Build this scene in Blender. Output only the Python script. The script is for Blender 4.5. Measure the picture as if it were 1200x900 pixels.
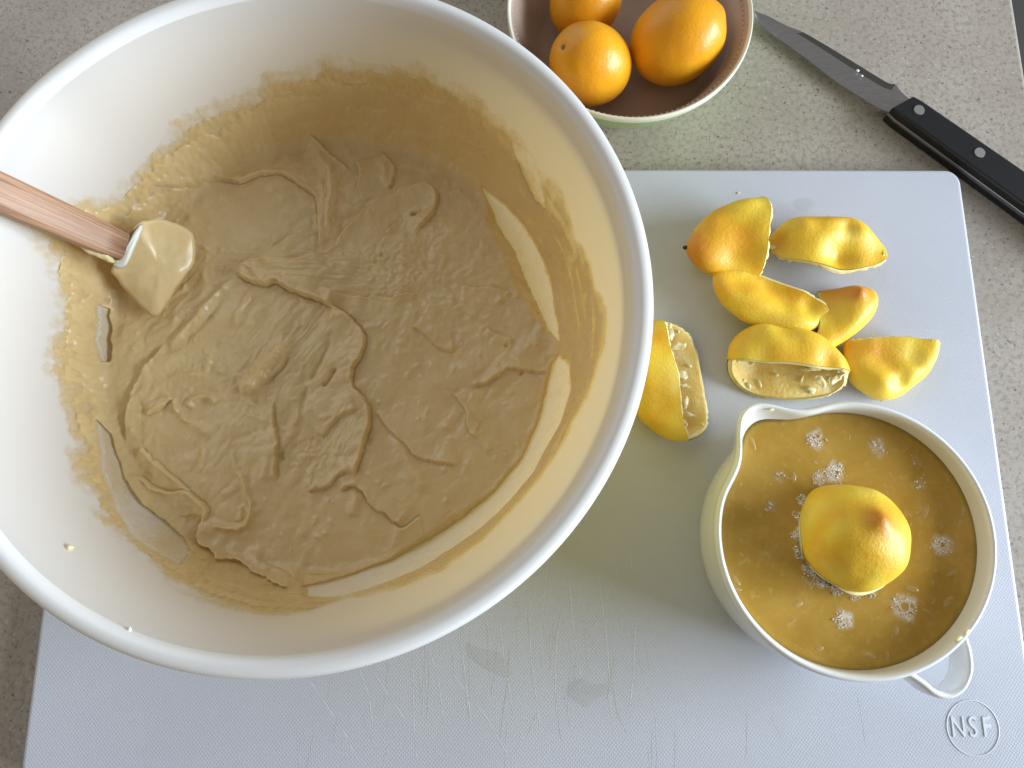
import bpy, bmesh, math, random
import numpy as np
from mathutils import Vector, Matrix, noise as mnoise

# ------------------------------------------------------------------ clear
for o in list(bpy.data.objects): bpy.data.objects.remove(o)
scene = bpy.context.scene
col = scene.collection
R = math.radians

# ------------------------------------------------------------------ camera
cam_d = bpy.data.cameras.new('camera'); cam = bpy.data.objects.new('camera', cam_d); col.objects.link(cam)
cam_d.sensor_width = 36.0; cam_d.lens = 27.0; cam_d.clip_start = 0.01; cam_d.clip_end = 50
cam.location = (0, 0, 0.383); cam.rotation_euler = (R(12.8), 0, 0)
scene.camera = cam

# ------------------------------------------------------------------ light of the kitchen: soft room light and one window on the right
world = bpy.data.worlds.new('World'); scene.world = world; world.use_nodes = True
bg = world.node_tree.nodes['Background']
bg.inputs['Color'].default_value = (1.0, 0.955, 0.88, 1); bg.inputs['Strength'].default_value = 0.235
def area(name, loc, aim, sx, sy, power, colr):
    l = bpy.data.lights.new(name, 'AREA'); l.shape = 'RECTANGLE'; l.size = sx; l.size_y = sy
    l.energy = power; l.color = colr
    o = bpy.data.objects.new(name, l); col.objects.link(o); o.location = loc
    o.rotation_euler = (Vector(aim) - Vector(loc)).to_track_quat('-Z', 'Y').to_euler()
    return o
area('window_light', (2.26, -0.22, 0.70), (0.0, 0.1, 0.05), 1.6, 0.95, 122.0, (0.77, 0.885, 1.0))
area('back_window_light', (-1.35, 1.95, 1.40), (0.0, 0.1, 0.03), 3.0, 2.4, 22.0, (0.84, 0.92, 1.0))
scene.view_settings.view_transform = 'Standard'; scene.view_settings.look = 'None'
scene.view_settings.gamma = 1; scene.view_settings.use_curve_mapping = False
scene.view_settings.exposure = 0.10

# ------------------------------------------------------------------ helpers
def tag(o, label=None, cat=None, group=None, kind=None):
    if label: o['label'] = label
    if cat: o['category'] = cat
    if group: o['group'] = group
    if kind: o['kind'] = kind
    return o
def empty(name, loc=(0, 0, 0)):
    o = bpy.data.objects.new(name, None); col.objects.link(o); o.location = loc; o.empty_display_size = .01
    return o
def mesh_obj(name, verts, faces, mats, parent=None, smooth=True, loc=None, fmat=None):
    me = bpy.data.meshes.new(name); me.from_pydata([tuple(v) for v in verts], [], faces)
    if not isinstance(mats, (list, tuple)): mats = [mats]
    for m in mats: me.materials.append(m)
    if fmat is not None: me.polygons.foreach_set('material_index', fmat)
    if smooth: me.polygons.foreach_set('use_smooth', [True] * len(me.polygons))
    me.update()
    o = bpy.data.objects.new(name, me); col.objects.link(o)
    if loc is not None: o.location = loc
    if parent is not None:
        o.parent = parent
        pl = parent.location
        if loc is None: o.location = (-pl[0], -pl[1], -pl[2])
    return o
def bm_obj(name, bm, mat, parent=None, smooth=True):
    me = bpy.data.meshes.new(name); bm.normal_update(); bm.to_mesh(me); bm.free()
    me.materials.append(mat)
    if smooth: me.polygons.foreach_set('use_smooth', [True] * len(me.polygons))
    o = bpy.data.objects.new(name, me); col.objects.link(o)
    if parent is not None:
        o.parent = parent; pl = parent.location; o.location = (-pl[0], -pl[1], -pl[2])
    return o
def lathe(profile, cx, cy, seg=160, rfun=None, close=False):
    """revolve (r,z) list; rfun(phi,i,r,z)->(r,z) may bend it"""
    v = []; f = []; n = len(profile)
    for j in range(seg):
        ph = 2 * math.pi * j / seg
        for i, (r, z) in enumerate(profile):
            if rfun: r, z = rfun(ph, i, r, z)
            v.append((cx + r * math.cos(ph), cy + r * math.sin(ph), z))
    for j in range(seg):
        k = (j + 1) % seg
        for i in range(n - 1):
            f.append((j * n + i, k * n + i, k * n + i + 1, j * n + i + 1))
    return v, f
def smooth_profile(p, n=8):
    """Catmull-Rom through the (r,z) points"""
    out = []
    q = [p[0]] + list(p) + [p[-1]]
    for i in range(1, len(q) - 2):
        a, b, c, d = [np.array(x, float) for x in q[i - 1:i + 3]]
        for k in range(n):
            t = k / n
            out.append(tuple(.5 * (2 * b + (c - a) * t + (2 * a - 5 * b + 4 * c - d) * t * t + (3 * b - a - 3 * c + d) * t ** 3)))
    out.append(tuple(p[-1])); return out
def crom3(p, n=8, closed=False):
    p = [np.array(x, float) for x in p]; out = []; m = len(p)
    rng = range(m) if closed else range(m - 1)
    for i in rng:
        if closed: a, b, c, d = p[i - 1], p[i], p[(i + 1) % m], p[(i + 2) % m]
        else: a, b, c, d = p[max(i - 1, 0)], p[i], p[i + 1], p[min(i + 2, m - 1)]
        for k in range(n):
            t = k / n
            out.append(.5 * (2 * b + (c - a) * t + (2 * a - 5 * b + 4 * c - d) * t * t + (3 * b - a - 3 * c + d) * t ** 3))
    if not closed: out.append(p[-1])
    return out

# numpy noise ---------------------------------------------------------
_rng = np.random.RandomState(7); _perm = np.concatenate([_rng.permutation(512)] * 2 + [_rng.permutation(512)[:2]])
_ga = _rng.rand(512) * 2 * np.pi; _gx = np.cos(_ga); _gy = np.sin(_ga)
def pn(x, y, seed=0):
    x = x + seed * 17.31; y = y + seed * 9.77
    xi = np.floor(x).astype(int); yi = np.floor(y).astype(int); xf = x - xi; yf = y - yi
    u = xf * xf * xf * (xf * (xf * 6 - 15) + 10); w = yf * yf * yf * (yf * (yf * 6 - 15) + 10)
    def g(ax, ay, dx, dy):
        h = _perm[(_perm[ax & 511] + ay) & 511]
        return _gx[h] * dx + _gy[h] * dy
    a = g(xi, yi, xf, yf); b = g(xi + 1, yi, xf - 1, yf); c = g(xi, yi + 1, xf, yf - 1); d = g(xi + 1, yi + 1, xf - 1, yf - 1)
    return 1.4 * ((a + u * (b - a)) + w * ((c + u * (d - c)) - (a + u * (b - a))))
def fbm(x, y, o=3, seed=0):
    s = 0; am = 1; t = 0
    for k in range(o):
        s = s + am * pn(x * 2 ** k, y * 2 ** k, seed + k * 3); t += am; am *= .5
    return s / t
def sst(a, b, x):
    t = np.clip((x - a) / (b - a), 0, 1); return t * t * (3 - 2 * t)

# ------------------------------------------------------------------ materials
def mat(name):
    m = bpy.data.materials.new(name); m.use_nodes = True
    nt = m.node_tree; b = nt.nodes['Principled BSDF']
    return m, nt, b
def N(nt, t, **kw):
    n = nt.nodes.new(t)
    for k, v in kw.items():
        if k in n.inputs.keys(): n.inputs[k].default_value = v
        else: setattr(n, k, v)
    return n
def coords(nt, scale=1.0, rot=(0, 0, 0), kind='Object'):
    tc = N(nt, 'ShaderNodeTexCoord'); mp = N(nt, 'ShaderNodeMapping')
    s = scale if isinstance(scale, (tuple, list)) else (scale,) * 3
    mp.inputs['Scale'].default_value = s; mp.inputs['Rotation'].default_value = rot
    nt.links.new(tc.outputs[kind], mp.inputs['Vector']); return mp.outputs['Vector']
def ramp(nt, src, stops):
    r = N(nt, 'ShaderNodeValToRGB'); e = r.color_ramp.elements
    while len(e) > 1: e.remove(e[0])
    e[0].position = stops[0][0]; e[0].color = stops[0][1] if len(stops[0][1]) == 4 else (*stops[0][1], 1)
    for p, c in stops[1:]:
        k = e.new(p); k.color = c if len(c) == 4 else (*c, 1)
    nt.links.new(src, r.inputs['Fac']); return r.outputs['Color']
def noise_t(nt, vec, scale, detail=3, rough=.5, dist=0):
    n = N(nt, 'ShaderNodeTexNoise'); n.inputs['Scale'].default_value = scale; n.inputs['Detail'].default_value = detail
    n.inputs['Roughness'].default_value = rough; n.inputs['Distortion'].default_value = dist
    nt.links.new(vec, n.inputs['Vector']); return n.outputs['Fac']
def mixc(nt, fac, a, b, mode='MIX'):
    m = N(nt, 'ShaderNodeMix', data_type='RGBA', blend_type=mode)
    for s, v in ((m.inputs[0], fac), (m.inputs[6], a), (m.inputs[7], b)):
        if hasattr(v, 'is_linked') or hasattr(v, 'links'): nt.links.new(v, s)
        elif isinstance(v, (int, float)): s.default_value = v
        else: s.default_value = (*v, 1) if len(v) == 3 else v
    return m.outputs[2]
def bump(nt, b, h, strength=.3, dist=.001, prev=None):
    n = N(nt, 'ShaderNodeBump'); n.inputs['Strength'].default_value = strength; n.inputs['Distance'].default_value = dist
    nt.links.new(h, n.inputs['Height'])
    if prev is not None: nt.links.new(prev, n.inputs['Normal'])
    nt.links.new(n.outputs['Normal'], b.inputs['Normal']); return n.outputs['Normal']
def simple(name, c, rough=.4, metal=0, spec=.5, sss=0, sr=(1, .5, .3), sscale=.003, coat=0):
    m, nt, b = mat(name)
    b.inputs['Base Color'].default_value = (*c, 1); b.inputs['Roughness'].default_value = rough
    b.inputs['Metallic'].default_value = metal; b.inputs['Specular IOR Level'].default_value = spec
    if sss:
        b.inputs['Subsurface Weight'].default_value = sss; b.inputs['Subsurface Radius'].default_value = sr
        b.inputs['Subsurface Scale'].default_value = sscale
    if coat: b.inputs['Coat Weight'].default_value = coat; b.inputs['Coat Roughness'].default_value = .08
    return m

def m_counter():
    m, nt, b = mat('speckled quartz'); v = coords(nt)
    big = noise_t(nt, v, 22, 4, .6)
    base = ramp(nt, big, [(.3, (.37, .315, .262)), (.7, (.46, .40, .34))])
    fine = noise_t(nt, v, 360, 4, .7)
    base = mixc(nt, ramp(nt, fine, [(.38, (1, 1, 1)), (.52, (0, 0, 0))]), base, (.31, .265, .215))
    def specks(scale, lo, hi, colr, base, seed):
        vo = N(nt, 'ShaderNodeTexVoronoi', feature='F1'); vo.inputs['Scale'].default_value = scale
        vo.inputs['Randomness'].default_value = 1
        mp = N(nt, 'ShaderNodeMapping'); mp.inputs['Location'].default_value = (seed, seed * .7, 0); nt.links.new(v, mp.inputs['Vector'])
        wob = N(nt, 'ShaderNodeMixRGB', blend_type='LINEAR_LIGHT'); wob.inputs['Fac'].default_value = .0012
        nz = N(nt, 'ShaderNodeTexNoise'); nz.inputs['Scale'].default_value = 700; nt.links.new(v, nz.inputs['Vector'])
        nt.links.new(mp.outputs['Vector'], wob.inputs['Color1']); nt.links.new(nz.outputs['Color'], wob.inputs['Color2'])
        nt.links.new(wob.outputs['Color'], vo.inputs['Vector'])
        sep = N(nt, 'ShaderNodeSeparateColor'); nt.links.new(vo.outputs['Color'], sep.inputs['Color'])
        th = N(nt, 'ShaderNodeMath', operation='MULTIPLY'); nt.links.new(sep.outputs['Red'], th.inputs[0]); th.inputs[1].default_value = hi
        th2 = N(nt, 'ShaderNodeMath', operation='ADD'); nt.links.new(th.outputs[0], th2.inputs[0]); th2.inputs[1].default_value = lo
        lt = N(nt, 'ShaderNodeMath', operation='LESS_THAN'); nt.links.new(vo.outputs['Distance'], lt.inputs[0]); nt.links.new(th2.outputs[0], lt.inputs[1])
        f = N(nt, 'ShaderNodeMath', operation='MULTIPLY'); nt.links.new(lt.outputs[0], f.inputs[0]); f.inputs[1].default_value = .8
        return mixc(nt, f.outputs[0], base, colr)
    base = specks(460, -.19, .5, (.50, .46, .41), base, 3.1)
    base = specks(430, -.20, .5, (.17, .14, .115), base, 7.7)
    base = specks(210, -.24, .42, (.14, .115, .095), base, 1.3)
    base = specks(230, -.30, .45, (.58, .54, .48), base, 5.2)
    nt.links.new(base, b.inputs['Base Color'])
    b.inputs['Roughness'].default_value = .42; b.inputs['Specular IOR Level'].default_value = .35
    bump(nt, b, fine, .15, .0003)
    return m
def m_board():
    m, nt, b = mat('white polyethylene'); v = coords(nt)
    big = noise_t(nt, v, 9, 3, .5)
    nt.links.new(ramp(nt, big, [(.35, (.55, .56, .62)), (.7, (.59, .60, .66))]), b.inputs['Base Color'])
    w = []
    for a in (38, -42):
        vv = coords(nt, 1.0, (0, 0, R(a)))
        k = N(nt, 'ShaderNodeTexWave', wave_type='BANDS', bands_direction='X', wave_profile='SIN'); k.inputs['Scale'].default_value = 255
        k.inputs['Distortion'].default_value = .3; k.inputs['Detail'].default_value = 1
        nt.links.new(vv, k.inputs['Vector']); w.append(k.outputs['Fac'])
    mu = N(nt, 'ShaderNodeMath', operation='MULTIPLY'); nt.links.new(w[0], mu.inputs[0]); nt.links.new(w[1], mu.inputs[1])
    n1 = bump(nt, b, mu.outputs[0], .22, .0003)
    fz = noise_t(nt, v, 900, 3, .6)
    bump(nt, b, fz, .12, .0003, n1)
    rr = ramp(nt, noise_t(nt, v, 30, 4, .6), [(.3, (.34,) * 3), (.7, (.48,) * 3)])
    nt.links.new(rr, b.inputs['Roughness'])
    b.inputs['Specular IOR Level'].default_value = .5
    b.inputs['Subsurface Weight'].default_value = .25; b.inputs['Subsurface Scale'].default_value = .004; b.inputs['Subsurface Radius'].default_value = (1, 1, 1)
    return m
def m_batter():
    m, nt, b = mat('cake batter'); v = coords(nt)
    at = N(nt, 'ShaderNodeAttribute', attribute_name='film'); film = at.outputs['Fac']
    c1 = ramp(nt, noise_t(nt, v, 45, 4, .6, .6), [(.3, (.70, .52, .255)), (.7, (.77, .60, .325))])
    c2 = mixc(nt, ramp(nt, noise_t(nt, v, 380, 3, .6), [(.55, (0, 0, 0)), (.75, (.5, .5, .5))]), c1, (.76, .62, .38))
    vo = N(nt, 'ShaderNodeTexVoronoi', feature='F1'); vo.inputs['Scale'].default_value = 185
    wv = N(nt, 'ShaderNodeMixRGB', blend_type='LINEAR_LIGHT'); wv.inputs['Fac'].default_value = .003
    wn = N(nt, 'ShaderNodeTexNoise'); wn.inputs['Scale'].default_value = 300; nt.links.new(v, wn.inputs['Vector'])
    nt.links.new(v, wv.inputs['Color1']); nt.links.new(wn.outputs['Color'], wv.inputs['Color2']); nt.links.new(wv.outputs['Color'], vo.inputs['Vector'])
    sp_ = N(nt, 'ShaderNodeSeparateColor'); nt.links.new(vo.outputs['Color'], sp_.inputs['Color'])
    dd_ = N(nt, 'ShaderNodeMath', operation='MULTIPLY_ADD'); nt.links.new(sp_.outputs['Red'], dd_.inputs[0]); dd_.inputs[1].default_value = .9; nt.links.new(vo.outputs['Distance'], dd_.inputs[2])
    c2 = mixc(nt, ramp(nt, dd_.outputs[0], [(.14, (.75, .75, .75)), (.34, (0, 0, 0))]), c2, (.80, .66, .42))
    thin = ramp(nt, noise_t(nt, v, 160, 3, .6), [(.3, (.62, .44, .15)), (.7, (.70, .53, .22))])
    f2 = ramp(nt, film, [(.25, (0, 0, 0)), (.62, (1, 1, 1))])
    base = mixc(nt, f2, thin, c2)
    nt.links.new(base, b.inputs['Base Color'])
    b.inputs['Roughness'].default_value = .30; b.inputs['Specular IOR Level'].default_value = .5
    b.inputs['Subsurface Weight'].default_value = .5; b.inputs['Subsurface Scale'].default_value = .0022
    b.inputs['Subsurface Radius'].default_value = (1, .7, .35)
    n1 = bump(nt, b, noise_t(nt, v, 420, 2, .5), .10, .0006)
    bump(nt, b, noise_t(nt, v, 1200, 2, .5), .06, .0003, n1)
    # thin film lets the bowl show through
    al = N(nt, 'ShaderNodeMath', operation='MULTIPLY_ADD'); nz = noise_t(nt, v, 230, 4, .6)
    s = N(nt, 'ShaderNodeMath', operation='SUBTRACT'); nt.links.new(nz, s.inputs[0]); s.inputs[1].default_value = .5
    k = N(nt, 'ShaderNodeMath', operation='MULTIPLY_ADD'); nt.links.new(s.outputs[0], k.inputs[0]); k.inputs[1].default_value = .14; nt.links.new(film, k.inputs[2])
    r2 = ramp(nt, k.outputs[0], [(.05, (0, 0, 0)), (.60, (1, 1, 1))])
    tr = N(nt, 'ShaderNodeBsdfTranslucent'); tr.inputs['Color'].default_value = (1.0, .80, .48, 1)
    a2 = N(nt, 'ShaderNodeAttribute', attribute_name='thin'); m1 = N(nt, 'ShaderNodeMixShader'); nt.links.new(a2.outputs['Fac'], m1.inputs[0])
    nt.links.new(b.outputs[0], m1.inputs[1]); nt.links.new(tr.outputs[0], m1.inputs[2])
    tp_ = N(nt, 'ShaderNodeBsdfTransparent'); m2 = N(nt, 'ShaderNodeMixShader'); nt.links.new(r2, m2.inputs[0])
    nt.links.new(tp_.outputs[0], m2.inputs[1]); nt.links.new(m1.outputs[0], m2.inputs[2]); nt.links.new(m2.outputs[0], nt.nodes['Material Output'].inputs['Surface'])
    return m
def m_rind(name, c1, c2, c3, scale=55, dimple=.35):
    m, nt, b = mat(name); v = coords(nt)
    f = noise_t(nt, v, scale, 3, .5, .4)
    c = ramp(nt, f, [(.32, c1), (.55, c2), (.72, c3)])
    at = N(nt, 'ShaderNodeAttribute', attribute_name='blush')
    blot = noise_t(nt, v, 26, 3, .55, .5)
    c = mixc(nt, ramp(nt, blot, [(.52, (0, 0, 0)), (.72, (.55, .55, .55))]), c, (.80, .36, .02))
    c = mixc(nt, at.outputs['Fac'], c, (.60, .20, .012))
    nt.links.new(c, b.inputs['Base Color'])
    b.inputs['Roughness'].default_value = .36 if 'ripe' in name else .46; b.inputs['Specular IOR Level'].default_value = .42
    b.inputs['Subsurface Weight'].default_value = .25; b.inputs['Subsurface Scale'].default_value = .003
    b.inputs['Subsurface Radius'].default_value = (1, .6, .1)
    vo = N(nt, 'ShaderNodeTexVoronoi', feature='SMOOTH_F1'); vo.inputs['Scale'].default_value = 900; nt.links.new(v, vo.inputs['Vector'])
    n1 = bump(nt, b, vo.outputs['Distance'], dimple, .0005)
    bump(nt, b, noise_t(nt, v, 180, 3, .5), .25, .0012, n1)
    return m
def m_pith():
    m, nt, b = mat('lemon pith'); v = coords(nt)
    c = ramp(nt, noise_t(nt, v, 130, 4, .6), [(.3, (.80, .55, .14)), (.55, (.86, .66, .25)), (.75, (.90, .80, .52))])
    nt.links.new(c, b.inputs['Base Color']); b.inputs['Roughness'].default_value = .6; b.inputs['Specular IOR Level'].default_value = .25
    b.inputs['Subsurface Weight'].default_value = .3; b.inputs['Subsurface Scale'].default_value = .002
    bump(nt, b, noise_t(nt, v, 350, 4, .65), .6, .001)
    return m
def m_wood():
    m, nt, b = mat('beech wood')
    v = coords(nt, (9, 300, 300), kind='Object')
    g = noise_t(nt, v, 1.6, 5, .65, .5)
    c = ramp(nt, g, [(.34, (.20, .09, .045)), (.5, (.37, .20, .112)), (.66, (.53, .315, .19))])
    v2 = coords(nt, (60, 1500, 1500)); fl = noise_t(nt, v2, 1.4, 2, .5)
    c = mixc(nt, ramp(nt, fl, [(.60, (0, 0, 0)), (.72, (.6, .6, .6))]), c, (.24, .11, .065))
    nt.links.new(c, b.inputs['Base Color']); b.inputs['Roughness'].default_value = .5
    bump(nt, b, g, .3, .0005)
    return m
def m_juice():
    m, nt, b = mat('cloudy lemon juice'); v = coords(nt)
    c = ramp(nt, noise_t(nt, v, 32, 4, .6, 1.2), [(.3, (.43, .25, .038)), (.7, (.58, .36, .078))])
    f = noise_t(nt, v, 260, 3, .6, .8)
    c = mixc(nt, ramp(nt, f, [(.56, (0, 0, 0)), (.78, (.55, .55, .55))]), c, (.64, .45, .16))
    nt.links.new(c, b.inputs['Base Color']); b.inputs['Roughness'].default_value = .06; b.inputs['IOR'].default_value = 1.34
    b.inputs['Subsurface Weight'].default_value = .5; b.inputs['Subsurface Scale'].default_value = .008
    b.inputs['Subsurface Radius'].default_value = (1, .6, .15)
    bump(nt, b, noise_t(nt, v, 70, 2, .5), .04, .002)
    return m
def m_film(name, c, alpha, rough=.1):
    m, nt, b = mat(name); b.inputs['Base Color'].default_value = (*c, 1); b.inputs['Roughness'].default_value = rough
    b.inputs['Alpha'].default_value = alpha
    return m
def m_bubble():
    m, nt, b = mat('bubble film'); b.inputs['Base Color'].default_value = (1, .97, .9, 1); b.inputs['Roughness'].default_value = .03
    lw = N(nt, 'ShaderNodeLayerWeight'); lw.inputs['Blend'].default_value = .35
    r = ramp(nt, lw.outputs['Facing'], [(.35, (.03,) * 3), (.85, (.62,) * 3)])
    nt.links.new(r, b.inputs['Alpha'])
    return m
def m_glaze(name, c1, c2, rough=.22, scale=60):
    m, nt, b = mat(name); v = coords(nt)
    nt.links.new(ramp(nt, noise_t(nt, v, scale, 3, .5), [(.3, c1), (.7, c2)]), b.inputs['Base Color'])
    b.inputs['Roughness'].default_value = rough; b.inputs['Coat Weight'].default_value = .3; b.inputs['Coat Roughness'].default_value = .1
    return m
def m_steel():
    m, nt, b = mat('brushed steel'); v = coords(nt, (60, 3000, 3000))
    g = noise_t(nt, v, 1, 3, .6)
    nt.links.new(ramp(nt, g, [(.3, (.40, .40, .41)), (.7, (.56, .56, .57))]), b.inputs['Base Color'])
    b.inputs['Metallic'].default_value = 1; b.inputs['Roughness'].default_value = .3
    bump(nt, b, g, .08, .0002)
    return m

def m_melamine(name, c, tr, fac):
    m, nt, b = mat(name); b.inputs['Base Color'].default_value = (*c, 1); b.inputs['Roughness'].default_value = .24
    t = N(nt, 'ShaderNodeBsdfTranslucent'); t.inputs['Color'].default_value = (*tr, 1)
    mx = N(nt, 'ShaderNodeMixShader'); mx.inputs[0].default_value = fac
    nt.links.new(b.outputs[0], mx.inputs[1]); nt.links.new(t.outputs[0], mx.inputs[2])
    nt.links.new(mx.outputs[0], nt.nodes['Material Output'].inputs['Surface'])
    return m
def m_clear_shell(name, c, tr, fac):
    m, nt, b = mat(name); b.inputs['Base Color'].default_value = (*c, 1); b.inputs['Roughness'].default_value = .24
    t = N(nt, 'ShaderNodeBsdfTransparent'); t.inputs['Color'].default_value = (*tr, 1)
    mx = N(nt, 'ShaderNodeMixShader'); mx.inputs[0].default_value = fac
    nt.links.new(b.outputs[0], mx.inputs[1]); nt.links.new(t.outputs[0], mx.inputs[2])
    nt.links.new(mx.outputs[0], nt.nodes['Material Output'].inputs['Surface'])
    return m
def m_foam():
    m, nt, b = mat('foam film'); v = coords(nt); b.inputs['Base Color'].default_value = (1.0, .96, .86, 1); b.inputs['Roughness'].default_value = .3
    at = N(nt, 'ShaderNodeAttribute', attribute_name='fade')
    vo = N(nt, 'ShaderNodeTexVoronoi', feature='F1'); vo.inputs['Scale'].default_value = 1250; nt.links.new(v, vo.inputs['Vector'])
    cell = ramp(nt, vo.outputs['Distance'], [(.25, (.25,) * 3), (.5, (1, 1, 1))])
    nz = ramp(nt, noise_t(nt, v, 330, 2, .5), [(.3, (.35,) * 3), (.65, (1, 1, 1))])
    a = mixc(nt, 1.0, cell, nz, 'MULTIPLY'); a = mixc(nt, 1.0, a, at.outputs['Color'], 'MULTIPLY')
    nt.links.new(a, b.inputs['Alpha']); return m

M = dict(
    counter=m_counter(), board=m_board(), batter=m_batter(), wood=m_wood(), juice=m_juice(), pith=m_pith(), pith_edge=simple('cut pith', (.86, .73, .34), .45, sss=.3, sr=(1, .8, .4), sscale=.002), steel=m_steel(),
    floor=simple('dark floor', (.05, .045, .04), .6),
    bowl_in=m_melamine('white melamine', (.78, .80, .83), (1.0, .82, .48), .40), bowl_rim=m_melamine('white melamine rim', (.84, .84, .84), (1.0, .86, .60), .16),
    bowl_out=m_clear_shell('yellow lime melamine', (.98, .84, .16), (1.0, .85, .46), .42),
    silicone=simple('cream silicone', (.76, .74, .66), .4, sss=.2, sr=(1, .8, .6), sscale=.003),
    scrape=simple('cut burr in polyethylene', (.84, .85, .88), .5),
    mark=simple('embossed polyethylene', (.74, .76, .80), .45),
    dish_in=m_glaze('taupe glaze', (.43, .33, .27), (.49, .385, .32), .25),
    dish_rim=m_glaze('cream glaze', (.72, .70, .58), (.76, .74, .62), .2),
    dish_out=m_glaze('green glaze', (.30, .46, .16), (.36, .52, .20), .2),
    jug=m_glaze('white porcelain', (.80, .80, .78), (.83, .83, .81), .14),
    black=simple('black handle plastic', (.012, .012, .014), .35),
    bevel_reflection=simple('bevel steel with painted reflection', (.20, .20, .19), .34, metal=1), rivet=simple('aluminium rivet', (.62, .62, .62), .38, metal=1),  # blade bevel: its dark reflection is painted in as a darker steel
    lemon=m_rind('ripe lemon skin', (.80, .32, .008), (.84, .37, .011), (.86, .42, .016), 30, .16),
    rind=m_rind('squeezed lemon skin', (.82, .44, .022), (.87, .60, .050), (.89, .70, .13), 42, .25),
    stem=simple('stem scar', (.20, .17, .07), .7), darkstem=simple('dried stem', (.05, .025, .012), .8),
    pulp=simple('lemon pulp', (.82, .70, .40), .45, sss=.5, sr=(1, .8, .4), sscale=.002),
    seedy=m_film('pale pulp in juice', (.74, .58, .26), .32, .15),
    foam=m_foam(), micro=m_film('micro foam', (1.0, .97, .90), .9, .15), bubble=m_bubble(),
    wet=m_film('drying juice stain', (.52, .49, .38), .11, .10),
    glob=simple('batter speck', (.72, .59, .33), .3, sss=.3, sr=(1, .7, .4), sscale=.002),
    whitefleck=simple('white fleck', (.85, .83, .76), .35),
)

ALPHA = -0.0074       # the board and the counter edge are turned a hair clockwise
def rot2(x, y, a): return x * math.cos(a) - y * math.sin(a), x * math.sin(a) + y * math.cos(a)

# ------------------------------------------------------------------ the setting: counter with its edge on the right, floor below
def slab(name, x0, x1, y0, y1, z0, z1, rad, bev, mtl, rot=0, center=(0, 0), cs=6):
    """rounded-corner slab with a rounded top and bottom edge"""
    def ring(inset, z):
        pts = []
        for (cx, cy, a0) in ((x1 - rad, y1 - rad, 0), (x0 + rad, y1 - rad, 90), (x0 + rad, y0 + rad, 180), (x1 - rad, y0 + rad, 270)):
            for k in range(cs + 1):
                a = R(a0 + 90 * k / cs); rr = max(rad - inset, .0002)
                pts.append((cx + rr * math.cos(a), cy + rr * math.sin(a), z))
        return pts
    rings = []
    for k in range(5):
        a = R(90 * k / 4); rings.append(ring(bev * (1 - math.sin(a)), z0 + bev * (1 - math.cos(a))))
    for k in range(5):
        a = R(90 * k / 4); rings.append(ring(bev * (1 - math.cos(a)), z1 - bev * (1 - math.sin(a))))
    n = len(rings[0]); v = [p for r in rings for p in r]; f = []
    for i in range(len(rings) - 1):
        for j in range(n): f.append((i * n + j, i * n + (j + 1) % n, (i + 1) * n + (j + 1) % n, (i + 1) * n + j))
    f.append(tuple(range(n))[::-1]); f.append(tuple(range((len(rings) - 1) * n, len(rings) * n)))
    v = [(*(np.array(rot2(p[0] - center[0], p[1] - center[1], rot)) + np.array(center)), p[2]) for p in v]
    return v, f
v, f = slab('c', -1.0, .2895, -.9, 1.0, -.038, 0.0, .003, .003, None, ALPHA, (.289, .29))
counter = mesh_obj('countertop', v, f, M['counter'], smooth=False); tag(counter, 'speckled taupe quartz counter top', 'counter', kind='structure')
v, f = slab('f', -2.0, 2.0, -2.0, 2.0, -.92, -.9, .01, .004, None)
fl = mesh_obj('floor', v, f, M['floor'], smooth=False); tag(fl, 'dark kitchen floor below the counter edge', 'floor', kind='structure')

# ------------------------------------------------------------------ cutting board
BZ = .010
v, f = slab('b', -.2195, .2377, -.098, .2022, 0.0005, BZ, .008, .0018, None, ALPHA * .3, (.009, .052), cs=10)
board = mesh_obj('cutting_board', v, f, M['board'], smooth=False)
tag(board, 'white plastic cutting board with scratches under the mixing bowl', 'cutting board')
def text_mesh(body, size, depth):
    cu = bpy.data.curves.new('t', 'FONT'); cu.body = body; cu.size = size; cu.extrude = depth; cu.align_x = 'CENTER'; cu.align_y = 'CENTER'
    cu.resolution_u = 4
    o = bpy.data.objects.new('t', cu); col.objects.link(o)
    dg = bpy.context.evaluated_depsgraph_get(); me = bpy.data.meshes.new_from_object(o.evaluated_get(dg))
    bpy.data.objects.remove(o); return me
nsf = [(0.20831,-0.07468)][0]
root_mark = None
v = []; f = []
for k in range(64):
    a = 2 * math.pi * k / 64
    for (rr, z) in ((.01150, BZ - .0002), (.01158, BZ + .00022), (.01190, BZ + .00022), (.01198, BZ - .0002)):
        v.append((nsf[0] + rr * math.cos(a), nsf[1] + rr * math.sin(a), z))
for k in range(64):
    for i in range(3): f.append((k * 4 + i, ((k + 1) % 64) * 4 + i, ((k + 1) % 64) * 4 + i + 1, k * 4 + i + 1))
mark = mesh_obj('embossed_mark', v, [q[::-1] for q in f], M['mark'], board)
mark['label'] = 'embossed ring with the letters NSF'
for ch, dx, dy, s in (('N', -.0066, 0, 1.0), ('S', 0, 0, 1.0), ('F', .0062, 0, 1.0)):
    me = text_mesh(ch, .0125 * s, .00024); me.materials.append(M['mark'])
    o = bpy.data.objects.new('embossed_letter', me); col.objects.link(o); o.parent = mark
    o.location = (nsf[0] + dx, nsf[1] + dy, BZ + .00008); o.scale = (.72, 1, 1)
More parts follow.
